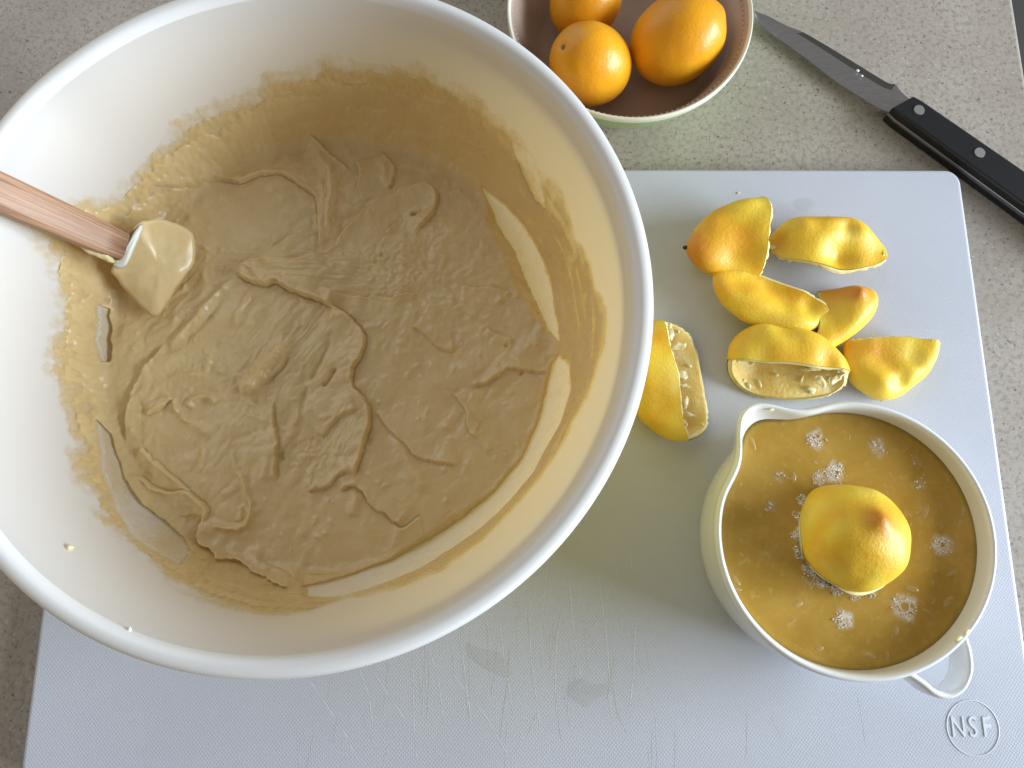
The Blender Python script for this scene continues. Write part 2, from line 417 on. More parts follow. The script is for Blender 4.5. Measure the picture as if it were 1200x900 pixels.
# knife cuts: thin raised burrs
rnd = random.Random(4)
def burr(v, f, pts, w, h):
    b0 = len(v); n = len(pts)
    for i, (x, y) in enumerate(pts):
        j = min(i + 1, n - 1); k = max(i - 1, 0); dx = pts[j][0] - pts[k][0]; dy = pts[j][1] - pts[k][1]; L = math.hypot(dx, dy) or 1
        e = (1 if 0 < i < n - 1 else .2) * rnd.uniform(.55, 1.2); nx = -dy / L * w * e; ny = dx / L * w * e
        v += [(x - nx, y - ny, BZ - .0001), (x, y, BZ + h * e), (x + nx, y + ny, BZ - .0001)]
    for i in range(n - 1):
        a = b0 + i * 3; f += [(a, a + 1, a + 4, a + 3), (a + 1, a + 2, a + 5, a + 4)]
lines = [[(-0.093,-0.05431),(-0.08338,-0.06638),(-0.07507,-0.07791),(-0.06881,-0.08891)], [(-0.07062,-0.04802),(-0.06538,-0.06092),(-0.06292,-0.0736)], [(-0.04517,-0.04616),(-0.04509,-0.06274),(-0.04332,-0.08432),(-0.04203,-0.08962)],
         [(-0.06387,-0.04988),(-0.05643,-0.06092),(-0.04792,-0.0718)], [(-0.0374,-0.04243),(-0.03315,-0.05725),(-0.03088,-0.0736)], [(-0.02371,-0.0368),(-0.02109,-0.05542),(-0.01812,-0.0754)], [(-0.00596,-0.02733),(-0.00393,-0.0443),(0.00077,-0.07),(0.00767,-0.08432)],
         [(0.008,-0.01775),(0.00865,-0.0443),(0.01309,-0.07719)], [(0.02731,-0.01),(0.02851,-0.03303),(0.03202,-0.05542)], [(0.04036,-0.00217),(0.04415,-0.04056),(0.04478,-0.0736)], [(0.02183,-0.02923),(0.01962,-0.04802),(0.02012,-0.07)],
         [(-0.0274,-0.05173),(-0.01161,-0.07),(0.0,-0.08962)], [(0.05756,-0.02923),(0.05558,-0.05173),(0.05352,-0.06638)]]
for _ in range(75):
    x = rnd.gauss(.0, .055); y = rnd.gauss(-.045, .028); L = rnd.uniform(.006, .03); a = R(rnd.gauss(-88, 9))
    if not (-.2 < x < .22 and -.09 < y < .19): continue
    c = rnd.uniform(-.06, .06)
    lines.append([(x + L * t * math.cos(a + c * t), y + L * t * math.sin(a + c * t)) for t in (0, .33, .66, 1)])
for _ in range(26):
    x = rnd.uniform(.02, .22); y = rnd.uniform(-.08, .19); L = rnd.uniform(.002, .012); a = R(rnd.uniform(0, 180))
    lines.append([(x + L * t * math.cos(a), y + L * t * math.sin(a)) for t in (0, .33, .66, 1)])
v = []; f = []
for i, ln in enumerate(lines):
    pts = []
    for a, b in zip(ln[:-1], ln[1:]):
        for t in np.linspace(0, 1, 7)[:-1]: pts.append((a[0] + (b[0] - a[0]) * t + rnd.gauss(0, .00008), a[1] + (b[1] - a[1]) * t))
    pts.append(ln[-1])
    burr(v, f, pts, rnd.uniform(.00010, .00018) if i > 12 else .00027, .00007)
sc = mesh_obj('scratches', v, [q[::-1] for q in f], M['scrape'], board); tag(sc, kind='stuff')

# ------------------------------------------------------------------ mixing bowl
BX, BY = -.0802, .0928
PROF = [(0,.018),(.050,.0195),(.072,.0275),(.086,.0395),(.096,.0505),(.1035,.0625),(.1095,.079),(.1155,.099),(.1205,.113),(.1235,.1215)]
inner = smooth_profile(PROF, 8)
inner_r = np.array([p[0] for p in inner]); inner_z = np.array([p[1] for p in inner])
bowl = empty('mixing_bowl', (BX, BY, BZ)); tag(bowl, 'large white mixing bowl with pale lime outside, full of batter', 'bowl')
A_LIP = R(141)
def lip(ph, i, r, z):
    d = (ph - A_LIP + math.pi) % (2 * math.pi) - math.pi
    w = math.exp(-(d / .13) ** 2) * max(0, min(1, (z - .08) / .04))
    return r + .0016 * w, z - .0012 * w
v, f = lathe(inner, BX, BY, 256, lip); mesh_obj('inner_wall', v, f, M['bowl_in'], bowl)
rimp = [(.1235, .1215), (.1243, .1237), (.1258, .1251), (.1277, .1254), (.1295, .1248), (.1305, .1232), (.1309, .1212), (.1308, .1180), (.1298, .1164)]
v, f = lathe(smooth_profile(rimp, 4), BX, BY, 256, lip); mesh_obj('rim', v, f, M['bowl_rim'], bowl)
outp = [(.1298, .1164), (.1272, .1140), (.1250, .107), (.1205, .090), (.1150, .072), (.1070, .054), (.0960, .0395), (.0820, .0265), (.0660, .0165), (.0600, .0135), (.0590, .0103), (.0550, .0101), (.0530, .0125), (0, .0130)]
v, f = lathe(smooth_profile(outp, 6), BX, BY, 200, lip); mesh_obj('outer_wall', v, f, M['bowl_out'], bowl)

# ------------------------------------------------------------------ batter: a sculpted height field lying in the bowl (mm, bowl centre = 0,0)
OUT = [(-0.7,117.0),(-27.1,112.5),(-49.4,103.2),(-69.2,89.7),(-83.0,75.0),(-92.8,62.7),(-99.8,58.0),(-105.8,49.1),(-112.6,34.4),(-114.7,24.4),(-112.5,18.9),(-112.2,9.2),(-111.9,-8.3),(-109.1,-25.6),(-102.9,-42.2),(-93.3,-62.8),(-81.1,-78.9),(-67.7,-91.4),(-51.2,-103.4),(-34.9,-110.4),(-14.0,-114.3),(5.7,-113.2),(18.9,-108.7),(38.3,-104.0),(54.8,-98.2),(67.9,-88.2),(84.2,-72.1),(97.3,-56.2),(109.5,-34.3),(116.8,-13.1),(116.9,6.0),(111.0,25.6),(102.5,50.4),(96.1,64.1),(85.7,80.2),(68.5,97.3),(45.4,109.7),(24.1,115.9)]
BARE = [[(66.8,74.1),(76.3,65.4),(84.1,55.9),(91.0,44.1),(95.9,31.2),(98.8,16.3),(100.8,0.2),(98.4,4.2),(93.9,14.5),(88.3,29.0),(81.4,46.3),(73.5,59.7)],
        [(100.7,-6.8),(103.8,-13.3),(104.3,-23.9),(99.8,-38.3),(94.6,-47.4),(88.9,-58.0),(80.9,-67.5),(69.8,-78.5),(56.0,-88.3),(42.8,-96.6),(26.5,-103.1),(14.0,-106.9),(1.5,-107.0),(-2.3,-103.7),(10.2,-100.5),(27.0,-94.7),(44.5,-85.7),(62.2,-73.7),(73.0,-64.8),(85.3,-50.2),(92.0,-33.5),(95.5,-20.3),(97.8,-9.9)],
        [(-101.1,16.0),(-99.0,14.7),(-98.1,3.0),(-97.6,-7.6),(-99.5,-8.7),(-101.5,-0.0)],
        [(-95.8,-35.9),(-91.1,-42.0),(-81.8,-60.5),(-73.2,-71.2),(-64.8,-77.4),(-56.5,-83.7),(-50.3,-89.9),(-49.8,-94.6),(-57.2,-91.3),(-67.3,-84.8),(-76.7,-74.7),(-87.8,-57.7)]]
THINP = [(79.5,79.1),(87.3,71.8),(91.7,63.4),(94.9,52.5),(90.6,57.8),(84.6,68.6)]
G = dict(step=.31, half=124.0)
n = int(2 * G['half'] / G['step']) + 1
ax = np.linspace(-G['half'], G['half'], n); X, Y = np.meshgrid(ax, ax)
rr = np.hypot(X, Y)
keep = rr < 123.0
xs = X[keep]; ys = Y[keep]; rs = rr[keep]
wx = xs + 1.5 * fbm(xs / 11, ys / 11, 3, 1) + .35 * pn(xs / 2.2, ys / 2.2, 5)
wy = ys + 1.5 * fbm(xs / 11, ys / 11, 3, 2) + .35 * pn(xs / 2.2, ys / 2.2, 6)
zb = np.interp(rs, inner_r * 1000, inner_z * 1000)
def seg_dist(x, y, pts, closed=False):
    """unsigned distance, side sign of the nearest segment, running parameter"""
    P = [np.array(p) for p in pts]; m = len(P); rng_ = range(m if closed else m - 1)
    L = [np.linalg.norm(P[(i + 1) % m] - P[i]) for i in rng_]; tot = sum(L); acc = 0
    best = np.full(x.shape, 1e9); sg = np.zeros(x.shape); tt = np.zeros(x.shape)
    for i in rng_:
        a = P[i]; b = P[(i + 1) % m]; d = b - a; l2 = max(d @ d, 1e-9)
        t = np.clip(((x - a[0]) * d[0] + (y - a[1]) * d[1]) / l2, 0, 1)
        ex = x - a[0] - t * d[0]; ey = y - a[1] - t * d[1]; q = np.sqrt(ex * ex + ey * ey)
        mk = q < best
        best = np.where(mk, q, best); sg = np.where(mk, np.sign(d[0] * ey - d[1] * ex), sg); tt = np.where(mk, (acc + t * L[i]) / tot, tt)
        acc += L[i]
    return best, sg, tt
def inside(x, y, pts):
    c = np.zeros(x.shape, bool); m = len(pts)
    for i in range(m):
        (x1, y1), (x2, y2) = pts[i], pts[(i + 1) % m]
        if y1 == y2: continue
        c ^= ((y1 > y) != (y2 > y)) & (x < (x2 - x1) * (y - y1) / (y2 - y1) + x1)
    return c
def sdist(x, y, pts):
    d, _, _ = seg_dist(x, y, pts, True); return np.where(inside(x, y, pts), d, -d)
# pool: level surface with relief
relief = np.zeros_like(xs)
def local(pts, m):
    p = np.array(pts); return (wx > p[:, 0].min() - m) & (wx < p[:, 0].max() + m) & (wy > p[:, 1].min() - m) & (wy < p[:, 1].max() + m)
def lipf(pts, ref, A, W, e=.45, gd=.55, tap=.10):
    """one layer folded over another: raised towards ref, steep edge, dark gap at its foot"""
    pts = [tuple(q) for q in crom3(pts, 5)]
    k = local(pts, W * 4); x = wx[k]; y = wy[k]
    d, s, t = seg_dist(x, y, pts)
    dr, sr_, tr = seg_dist(np.array([ref[0]]), np.array([ref[1]]), pts)
    d = d * s * (sr_[0] or 1)
    # distance past the ends must not lift anything
    w = sst(0, tap, t) * sst(1, 1 - tap, t) * (.75 + .25 * pn(x / 6, y / 6, 31))
    up = 1 / (1 + np.exp(np.clip(-d / (e * .35), -40, 40)))
    relief[k] += 1.55 * A * w * (up * (.95 * np.exp(-(np.maximum(d, 0) / (W * 1.35)) ** 1.3) + .16 * np.exp(-((d - .9) / .8) ** 2)) - .68 * gd * np.exp(-((d + .30 * e) / (e * .7)) ** 2) - .30 * (1 - up) * np.exp(np.minimum(d, 0) / (W * .6)))
def ridge(pts, A, w, tap=.18):
    pts = [tuple(q) for q in crom3(pts, 5)]
    k = local(pts, w * 4); x = wx[k]; y = wy[k]
    d, s, t = seg_dist(x, y, pts); ww = sst(0, tap, t) * sst(1, 1 - tap, t)
    relief[k] += 1.25 * A * ww * np.exp(-(d / w) ** 2)
def blob(c, rx, ry, ang, A, p=2):
    ca, sa = math.cos(R(ang)), math.sin(R(ang)); m = max(rx, ry) * 2.2
    k = (abs(wx - c[0]) < m) & (abs(wy - c[1]) < m); dx = wx[k] - c[0]; dy = wy[k] - c[1]
    q = ((dx * ca + dy * sa) / rx) ** 2 + ((-dx * sa + dy * ca) / ry) ** 2
    relief[k] += A * np.exp(-q ** (p / 2))
def streak(c, rx, ry, ang, A, fine, long, seed):
    """drawn-out strands inside a soft patch"""
    ca, sa = math.cos(R(ang)), math.sin(R(ang)); m = max(rx, ry) * 2
    k = (abs(xs - c[0]) < m) & (abs(ys - c[1]) < m); dx = wx[k] - c[0]; dy = wy[k] - c[1]
    u_ = dx * ca + dy * sa; w_ = -dx * sa + dy * ca
    q = np.exp(-(u_ / rx) ** 2 - (w_ / ry) ** 2)
    h = pn(u_ / long, w_ / fine, seed) + .5 * pn(u_ / long * 1.7, w_ / fine * 2.1, seed + 4)
    relief[k] += A * q * h
def B1(c): return c[0]
lipf([(-86.5,58.8),(-80.7,66.9),(-75.1,70.6),(-65.9,75.2),(-57.6,78.5),(-46.8,77.2),(-40.2,80.2),(-35.2,82.4),(-27.2,81.6),(-17.7,76.0),(-11.5,70.8),(-9.4,62.3),(-8.6,55.1),(-7.3,44.6)], B1([(-38.7,94.4)]), 1.9, 7.0, .5, .9)
lipf([(-34.3,37.2),(-28.6,43.8),(-24.9,47.1),(-19.7,50.5),(-13.6,52.9),(-8.2,53.8)], B1([(-15.0,43.4)]), 1.7, 6.0, .9, .25)
lipf([(-44.9,33.9),(-39.9,29.8),(-35.2,27.7),(-30.5,26.5),(-26.7,28.2),(-22.8,26.2),(-18.0,23.3),(-13.3,21.7),(-8.6,20.1),(-3.9,18.1),(2.4,14.5)], B1([(-16.5,37.2)]), 3.4, 8.0, .5, .7)
lipf([(-1.6,17.7),(6.3,13.6),(10.2,10.5),(14.3,4.9),(16.0,0.2),(14.7,-4.5),(11.9,-9.9),(10.6,-13.8),(10.8,-18.4),(11.7,-21.4)], B1([(-2.7,-2.9)]), 2.2, 6.5, .5, .8)
lipf([(10.7,-17.6),(11.6,-20.7),(14.0,-22.9),(17.1,-26.8),(19.1,-31.3),(19.3,-36.5),(17.8,-43.2),(15.2,-51.3),(13.4,-59.3)], B1([(10.2,-37.3)]), 2.8, 5.0, .55, .6)
lipf([(-4.2,24.9),(1.2,23.7),(5.9,22.1),(15.1,20.9),(18.9,22.1),(26.6,20.5),(32.7,22.9),(38.8,23.7)], B1([(15.5,12.1)]), 1.6, 6.5, .6, .5)
lipf([(-0.8,47.1),(1.4,50.5),(5.1,53.8),(8.8,58.9),(14.0,65.7),(22.9,69.9),(32.7,75.1),(39.3,77.2),(44.6,74.2),(45.9,68.6),(44.0,62.3),(40.2,57.2),(35.7,50.5)], B1([(25.2,60.1)]), 2.3, 5.5, .6, .55)
lipf([(-42.0,32.2),(-41.6,36.4),(-37.5,38.4),(-32.9,38.4),(-26.7,38.8),(-15.9,38.8),(-5.2,42.6),(-0.7,46.3),(0.7,49.6)], B1([(-20.1,32.2)]), 1.7, 5.0, .6, .35)
ridge([(-18.1,101.3),(-13.8,96.9),(-8.5,88.1),(-4.1,81.1),(-2.8,70.8),(-3.7,57.2),(-4.5,44.6)], 1.9, 3.4)
ridge([(-10.6,83.8),(-7.6,72.9),(-7.0,60.1),(-7.0,47.5)], .8, 1.3)
lipf([(-14.7,100.2),(-10.6,96.9),(-4.7,92.1),(2.0,86.4),(5.3,82.9)], B1([(-7.5,85.9)]), 1.3, 4.0, .5, .5)
lipf([(6.7,88.1),(8.5,83.8),(9.1,80.2),(8.9,74.2)], B1([(16.5,81.6)]), 1.2, 4.5, .5, .7)
lipf([(18.5,94.3),(23.4,89.0),(25.6,83.8),(25.4,77.7),(22.4,74.2)], B1([(16.5,82.4)]), 1.2, 5.0, .6, .5)
ridge([(20.3,88.1),(21.2,83.8),(21.0,78.5)], .8, 1.4)
lipf([(57.1,27.4),(59.4,27.0),(64.8,25.7),(70.6,26.5),(76.4,25.3),(80.2,22.9)], B1([(68.0,20.1)]), .9, 4.5, .7, .5)
lipf([(36.2,7.3),(40.0,4.9),(43.9,1.0),(47.8,-2.1),(52.3,-4.1),(56.1,-3.7)], B1([(46.1,4.9)]), 1.3, 5.0, .7, .5)
lipf([(60.8,-20.7),(63.0,-19.9),(68.3,-18.8),(72.0,-16.1),(75.7,-13.0),(79.5,-11.5),(86.2,-12.6),(97.4,-13.8)], B1([(76.4,-4.9)]), 1.4, 6.0, .6, .55)
lipf([(69.6,7.3),(71.9,5.7),(76.4,3.4),(81.0,2.2)], B1([(72.6,1.0)]), .9, 4.0, .5, .6)
lipf([(54.5,-22.2),(56.4,-26.0),(59.5,-29.8),(60.2,-33.5),(60.3,-36.5),(62.5,-41.0),(65.5,-41.8)], B1([(64.7,-32.8)]), 1.2, 4.0, .5, .6)
ridge([(64.7,-39.1),(67.7,-44.0),(70.0,-48.4)], 1.0, 1.8)
lipf([(21.0,-31.3),(24.1,-35.0),(28.7,-40.3),(33.3,-44.7),(38.5,-49.9),(45.9,-52.4),(52.5,-53.5),(58.3,-53.2)], B1([(43.5,-42.9)]), 1.4, 6.0, .6, .5)
ridge([(27.2,-40.3),(30.3,-44.7),(33.4,-49.1),(37.9,-55.0),(41.0,-60.8),(44.1,-67.3)], 1.5, 2.4)
lipf([(-5.9,-65.1),(-2.3,-64.0),(2.7,-62.6),(6.8,-58.6),(11.8,-56.4)], B1([(0.1,-55.7)]), 1.6, 5.0, .6, .6)
lipf([(7.1,-65.1),(9.2,-63.7),(12.8,-62.2),(17.3,-65.8),(19.6,-69.4),(22.6,-73.0),(26.3,-74.1),(30.0,-76.9),(34.7,-80.1)], B1([(25.9,-64.8)]), 1.8, 6.0, .55, .8)
lipf([(32.2,-79.4),(35.1,-80.4),(37.2,-79.0),(40.0,-76.5),(42.1,-75.8)], B1([(40.9,-82.5)]), 1.4, 4.0, .5, .8)
ridge([(15.1,-64.8),(13.9,-70.1),(12.7,-76.5)], 1.3, 2.0)
lipf([(-2.1,-42.5),(0.0,-40.3),(2.7,-35.8),(6.3,-32.8),(13.5,-29.8)], B1([(-5.0,-29.8)]), 1.6, 5.0, .8, .4)
lipf([(-23.0,-26.0),(-21.8,-33.5),(-21.3,-40.3),(-19.9,-44.7),(-20.3,-49.1),(-19.9,-55.7),(-19.9,-61.5)], B1([(-28.0,-44.7)]), 1.6, 4.5, .6, .7)
blob(B1([(-18.5,-49.9)]), 1.6, 2.4, 0, -2.2)
ridge([(-38.0,-24.5),(-34.6,-20.7),(-30.2,-14.5),(-24.3,-7.6),(-19.4,-2.1),(-15.8,1.8)], 3.4, 2.9, .22)
lipf([(-35.0,-24.5),(-30.1,-20.3),(-24.5,-15.7),(-19.6,-10.7),(-16.9,-5.3)], B1([(-26.9,-8.7)]), 1.3, 3.0, .5, .7)
ridge([(-59.8,-29.8),(-57.9,-26.0),(-54.4,-24.1),(-50.3,-24.5),(-47.4,-27.5)], 2.0, 1.4, .12)
ridge([(-64.8,-32.0),(-60.1,-35.0),(-53.8,-38.4),(-47.8,-41.0)], 1.4, 1.8)
lipf([(-78.1,-32.4),(-75.3,-30.9),(-71.7,-29.4),(-69.0,-26.8),(-67.0,-24.5)], B1([(-73.9,-26.0)]), 1.4, 4.0, .5, .7)
ridge([(-67.8,-24.5),(-66.4,-27.5),(-64.9,-31.3)], 1.3, 1.0)
lipf([(-79.6,-45.4),(-77.2,-47.7),(-71.6,-52.1),(-66.0,-57.2),(-60.5,-61.5),(-55.1,-65.1)], B1([(-72.3,-59.3)]), 1.7, 5.5, .5, .7)
lipf([(-79.9,-56.4),(-76.7,-59.0),(-71.2,-63.0),(-65.2,-65.1),(-58.0,-64.8),(-53.5,-66.9),(-49.6,-70.1),(-47.7,-74.4),(-49.5,-79.4)], B1([(-62.0,-71.9)]), 2.3, 5.5, .5, .7)
lipf([(-48.6,-73.7),(-50.2,-79.7),(-50.6,-83.2),(-48.9,-86.7),(-44.8,-89.5),(-40.5,-93.0),(-33.2,-93.7),(-25.0,-97.8),(-18.9,-100.4),(-12.7,-103.0),(-4.5,-105.2)], B1([(-30.5,-84.3)]), 3.4, 6.0, .5, .6)
ridge([(-36.6,-56.4),(-33.6,-61.5),(-31.4,-66.6),(-30.0,-71.9),(-30.3,-77.2),(-32.6,-80.4),(-39.0,-80.8),(-45.2,-79.0)], 1.9, 1.15, .1)
ridge([(-34.4,-70.8),(-34.0,-75.1),(-35.3,-77.9)], 1.1, 1.0)
lipf([(-26.3,-91.9),(-22.6,-93.7),(-16.4,-96.4),(-9.3,-99.8),(-4.2,-102.1),(0.6,-105.8)], B1([(-18.1,-100.1)]), 1.6, 5.0, .6, .6)
ridge([(-40.9,31.9),(-46.0,28.6),(-51.0,24.1),(-57.9,15.3),(-64.8,7.3),(-69.4,0.2),(-70.4,-5.3)], 1.3, 1.5)
ridge([(-49.2,20.1),(-54.6,12.9),(-60.1,5.7),(-65.5,-0.6)], -1.0, 1.6)
lipf([(-73.2,0.2),(-76.6,-3.7),(-81.1,-10.7),(-84.3,-16.1),(-86.0,-24.5),(-87.0,-35.0),(-85.6,-44.7)], B1([(-74.3,-22.2)]), 1.5, 6.0, .5, .3)
ridge([(0.1,1.0),(-1.3,-2.1),(-3.9,-9.1),(-7.9,-17.6)], -1.0, .9)
ridge([(3.7,-11.5),(0.9,-16.1),(-2.5,-20.7)], -1.5, .9)
ridge([(-14.1,10.5),(-16.8,4.2),(-18.0,-0.6)], .9, 1.2)
ridge([(-36.6,25.7),(-38.4,20.1),(-41.7,12.9),(-43.4,5.7)], 1.0, 1.6)
ridge([(-27.8,20.9),(-34.0,12.1),(-38.8,5.7)], .8, 1.4)
ridge([(-51.8,-44.7),(-52.1,-50.6),(-53.6,-57.9)], 1.0, 1.0)
ridge([(-39.9,-46.9),(-37.9,-53.9),(-36.0,-59.3)], .9, 1.0)
ridge([(-11.7,-29.0),(-12.2,-33.5),(-13.4,-37.3)], .9, 1.3)
ridge([(-8.6,-19.2),(-10.4,-26.0),(-11.2,-32.0)], -1.0, 1.1)
for c, a in (([(34.6,61.8)], -2.6), ([(83.6,-13.4)], -1.4), ([(77.6,-0.6)], -1.6), ([(66.7,-7.2)], -.8), ([(21.2,41.3)], -1.0)): blob(B1(c), 1.0, .9, 0, a)
blob(B1([(36.2,62.3)]), 2.2, .8, 30, -1.3)
for c in ([(53.8,22.5),(57.6,20.1),(74.8,20.1),(81.7,22.5),(57.7,-11.5),(38.6,-10.3),(35.3,-14.5),(23.6,-61.2),(8.7,-105.5),(26.6,-62.6),(5.6,-49.1),(-0.4,-32.8),(-51.1,-61.5),(-27.7,-73.7),(-67.4,26.5),(72.0,-22.6),(78.7,-22.9)]): blob(c, rnd.uniform(1.1, 1.9), rnd.uniform(1.0, 1.5), rnd.uniform(0, 90), rnd.uniform(.6, 1.1))
for (c, w_, h_, a) in (([(-31.8,-28.3)], 3.2, 1.1, -22), ([(-30.7,-33.5)], 3.0, 1.2, -25), ([(-59.0,-14.5)], 3.2, 1.3, 5), ([(-53.1,-9.5)], 1.2, 2.6, -20), ([(-47.9,-13.0)], 1.6, 1.2, 0), ([(-48.0,-20.3)], 1.8, 1.2, 30), ([(-40.6,-20.3)], 1.7, 1.4, 0), ([(-23.9,-55.7)], 1.6, 5.0, 0)):
    blob(c[0], w_, h_, a, 1.3)
# strands and torn places
blob(B1([(-1.7,34.7)]), 30, 7.5, -3, 1.5)
blob(B1([(-28.7,33.9)]), 12, 5, 0, 1.0)
streak(B1([(-8.6,33.9)]), 34, 7.5, -4, .75, 1.7, 15, 41)
streak(B1([(-22.1,4.2)]), 22, 20, 56, .8, 3.6, 22, 43)
streak(B1([(-4.7,62.3)]), 7, 20, 0, .0, 1, 1, 44)
streak(B1([(-4.7,68.6)]), 20, 6, 90, .7, 2.2, 20, 45)
streak(B1([(6.6,-39.1)]), 9, 8, 62, .5, 1.3, 10, 46)
streak(B1([(-56.5,-33.5)]), 20, 26, 80, .55, 3.4, 14, 47)
streak(B1([(-71.0,20.9)]), 24, 12, 48, .35, 3.4, 20, 48)
streak(B1([(-28.9,-104.3)]), 26, 9, -14, .7, 2.2, 18, 49)
for (c, rad, A, sc_) in (([(22.9,37.2)], 13, .5, 5.0), ([(30.3,25.7)], 9, .6, 3.8), ([(-7.5,-50.2)], 10, .5, 3.6), ([(-48.9,-14.5)], 15, .5, 4.2), ([(61.1,20.9)], 26, .4, 5.5), ([(33.7,41.3)], 20, .4, 4.4), ([(-34.7,-29.8)], 13, .4, 4.0)):
    c = c[0]; q = np.exp(-(((wx - c[0]) ** 2 + (wy - c[1]) ** 2) / rad ** 2))
    h = pn(wx / sc_, wy / sc_, 61) ; relief += A * q * (-np.abs(h) * 1.6 + .35 + .5 * pn(wx / sc_ * 2, wy / sc_ * 2, 63))
def soft(c, rad): return np.exp(-(((xs - c[0]) ** 2 + (ys - c[1]) ** 2) / rad ** 2))
fold = np.clip(.55 + .75 * soft(B1([(-42.1,-29.8)]), 42) + .35 * soft(B1([(12.8,75.1)]), 30) + .3 * soft(B1([(69.1,-29.8)]), 22) - .5 * soft(B1([(-47.4,60.1)]), 22) - .45 * soft(B1([(35.3,-14.5)]), 18) - .3 * soft(B1([(19.6,-86.0)]), 22), .05, 1.4)
vx = wx + 9 * fbm(xs / 30, ys / 30, 2, 71); vy = wy + 9 * fbm(xs / 30, ys / 30, 2, 72)
ca_, sa_ = math.cos(R(52)), math.sin(R(52)); va = (vx * ca_ + vy * sa_) / 1.7; vb = -vx * sa_ + vy * ca_
def billow(s_, seed): q = pn(va / s_, vb / s_, seed); return np.sqrt(q * q + .006)
relief += fold * (2.1 * billow(15, 73) + .95 * billow(7.5, 75) + .35 * billow(3.8, 77) - .9)
for _ in range(330):          # curds and little lumps of butter
    a = rnd.uniform(0, 6.2832); q = 96 * math.sqrt(rnd.random()); c = (q * math.cos(a), q * math.sin(a)); r0 = rnd.uniform(.5, 1.5)
    blob(c, r0 * rnd.uniform(1, 1.7), r0, rnd.uniform(0, 180), rnd.uniform(.2, .75) * min(1, r0))
relief += .9 * fbm(xs / 26, ys / 26, 3, 11) + .6 * fbm(wx / 12, wy / 12, 2, 13) + .04 * pn(xs / 2.0, ys / 2.0, 15) + .16 * np.maximum(0, pn(xs / 3.3, ys / 3.3, 17) - .25) * 2
# distances on the steep wall are measured along the bowl's surface (unrolled coordinates)
arc = np.concatenate([[0], np.cumsum(np.hypot(np.diff(inner_r), np.diff(inner_z)))]) * 1000
def unroll(x, y):
    r_ = np.maximum(np.hypot(x, y), 1e-6); k = np.interp(r_, inner_r * 1000, arc) / r_; return x * k, y * k
ux, uy = unroll(xs, ys)
def upoly(p):
    p = np.array(p); a, b = unroll(p[:, 0], p[:, 1]); return list(zip(a, b))
dO = sdist(ux + 7.0 * fbm(ux / 24, uy / 24, 3, 23), uy + 7.0 * fbm(ux / 24, uy / 24, 3, 24), upoly(OUT))
dB = np.full_like(xs, -1e9)
for p in BARE: dB = np.maximum(dB, sdist(ux + 1.3 * fbm(ux / 7, uy / 7, 3, 25), uy + 1.3 * fbm(ux / 7, uy / 7, 3, 26), upoly(p)))
th = np.arctan2(ys, xs); crisp = sst(-2.0, -1.5, th) * sst(.75, .35, th)      # the side where the spatula scraped
smear = .10 + (1 - crisp) * 1.30 * sst(2, 34, dO) + crisp * (1.1 * sst(0, 7, dO) + .5 * sst(10, 30, dO)) + .45 * fbm(ux / 8, uy / 8, 3, 27) * sst(2, 12, dO) + .22 * pn(ux / 3, uy / 3, 29) * sst(2, 12, dO)
th = np.arctan2(ys, xs); ur = np.hypot(ux, uy)
# ridges left along the turn of the bowl by the spatula
smear += .45 * sst(5, 16, dO) * pn(th * 5.0, ur / 5.5, 33) * sst(80, 110, ur)
smear = np.where(inside(ux, uy, upoly(THINP)), smear * .35, smear)
smear = np.where(dO > 0, np.maximum(smear, .10), -.6)
slope = np.interp(rs, inner_r * 1000, np.gradient(inner_z, np.maximum.accumulate(inner_r) + 1e-9 * np.arange(len(inner_r))))
nrm = np.clip(np.sqrt(1 + slope ** 2), 1, 4.0)
zs = zb + smear * nrm
level = 55.4 + 1.8 * np.exp(-(rs / 60) ** 2)
k_ = 5.0; hsm = np.clip(.5 + .5 * (zs - level) / k_, 0, 1)
z = level * (1 - hsm) + zs * hsm + k_ * hsm * (1 - hsm)
z = z + relief * np.clip(1 - .35 * hsm, 0, 1) * sst(3, 16, dO)
z = np.maximum(z, zb + np.minimum(smear, .5) * nrm)
edge = np.clip(-dB, 0, None)
z = np.where(dB > -14, np.minimum(z, zb + (.75 * np.sqrt(edge) + 1.1 * edge) * nrm ** .5), z)
resid_c = [(-54.9,-87.9)][0]
resid = .05 + .22 * sst(-70, -85, xs) + .07 * fbm(ux / 9, uy / 9, 3, 37) + .05 * fbm(th * 30, ur / 2.0, 2, 38)
resid = resid + .20 * sst(-60, -30, ys) * 0 + .22 * np.exp(-(((xs - resid_c[0]) ** 2 + (ys - resid_c[1]) ** 2) / 16 ** 2))
z = np.where(dB > 0, np.minimum(z, zb + .14 * nrm), z); z = np.where(dB > 0, np.maximum(z, zb + .10 * nrm), z); z = np.where(dO < 0, zb - .5, z)
thick = (z - zb) / nrm
film = np.clip(thick / 1.7, 0, 1) * ((1 - crisp) * sst(0.0, 26.0 - 7.0 * sst(2.0, 2.5, np.abs(th)), dO + 3.5 * fbm(ux / 14, uy / 14, 3, 35)) + crisp * sst(-.5, 12.0, dO + 3.0 * fbm(ux / 9, uy / 9, 4, 35)) * np.maximum(sst(2.0, 3.5, thick), np.clip(.80 + .55 * pn(th * 4.0, ur / 4.0, 81) + .3 * pn(th * 9.0, ur / 1.8, 82), .15, 1.15)))
film = np.clip(film, 0, 1)
film = np.where(dB > 0, np.clip(resid, 0, .5) * sst(0, 1.2, dB) + film * (1 - sst(0, 1.2, dB)), film)
thinv = .50 * np.exp(-np.maximum(thick, 0) / 2.2)
idx = -np.ones(X.shape, int); idx[keep] = np.arange(keep.sum())
ok = np.zeros(X.shape, bool); ok[keep] = thick > -.35
q00 = idx[:-1, :-1]; q01 = idx[:-1, 1:]; q11 = idx[1:, 1:]; q10 = idx[1:, :-1]
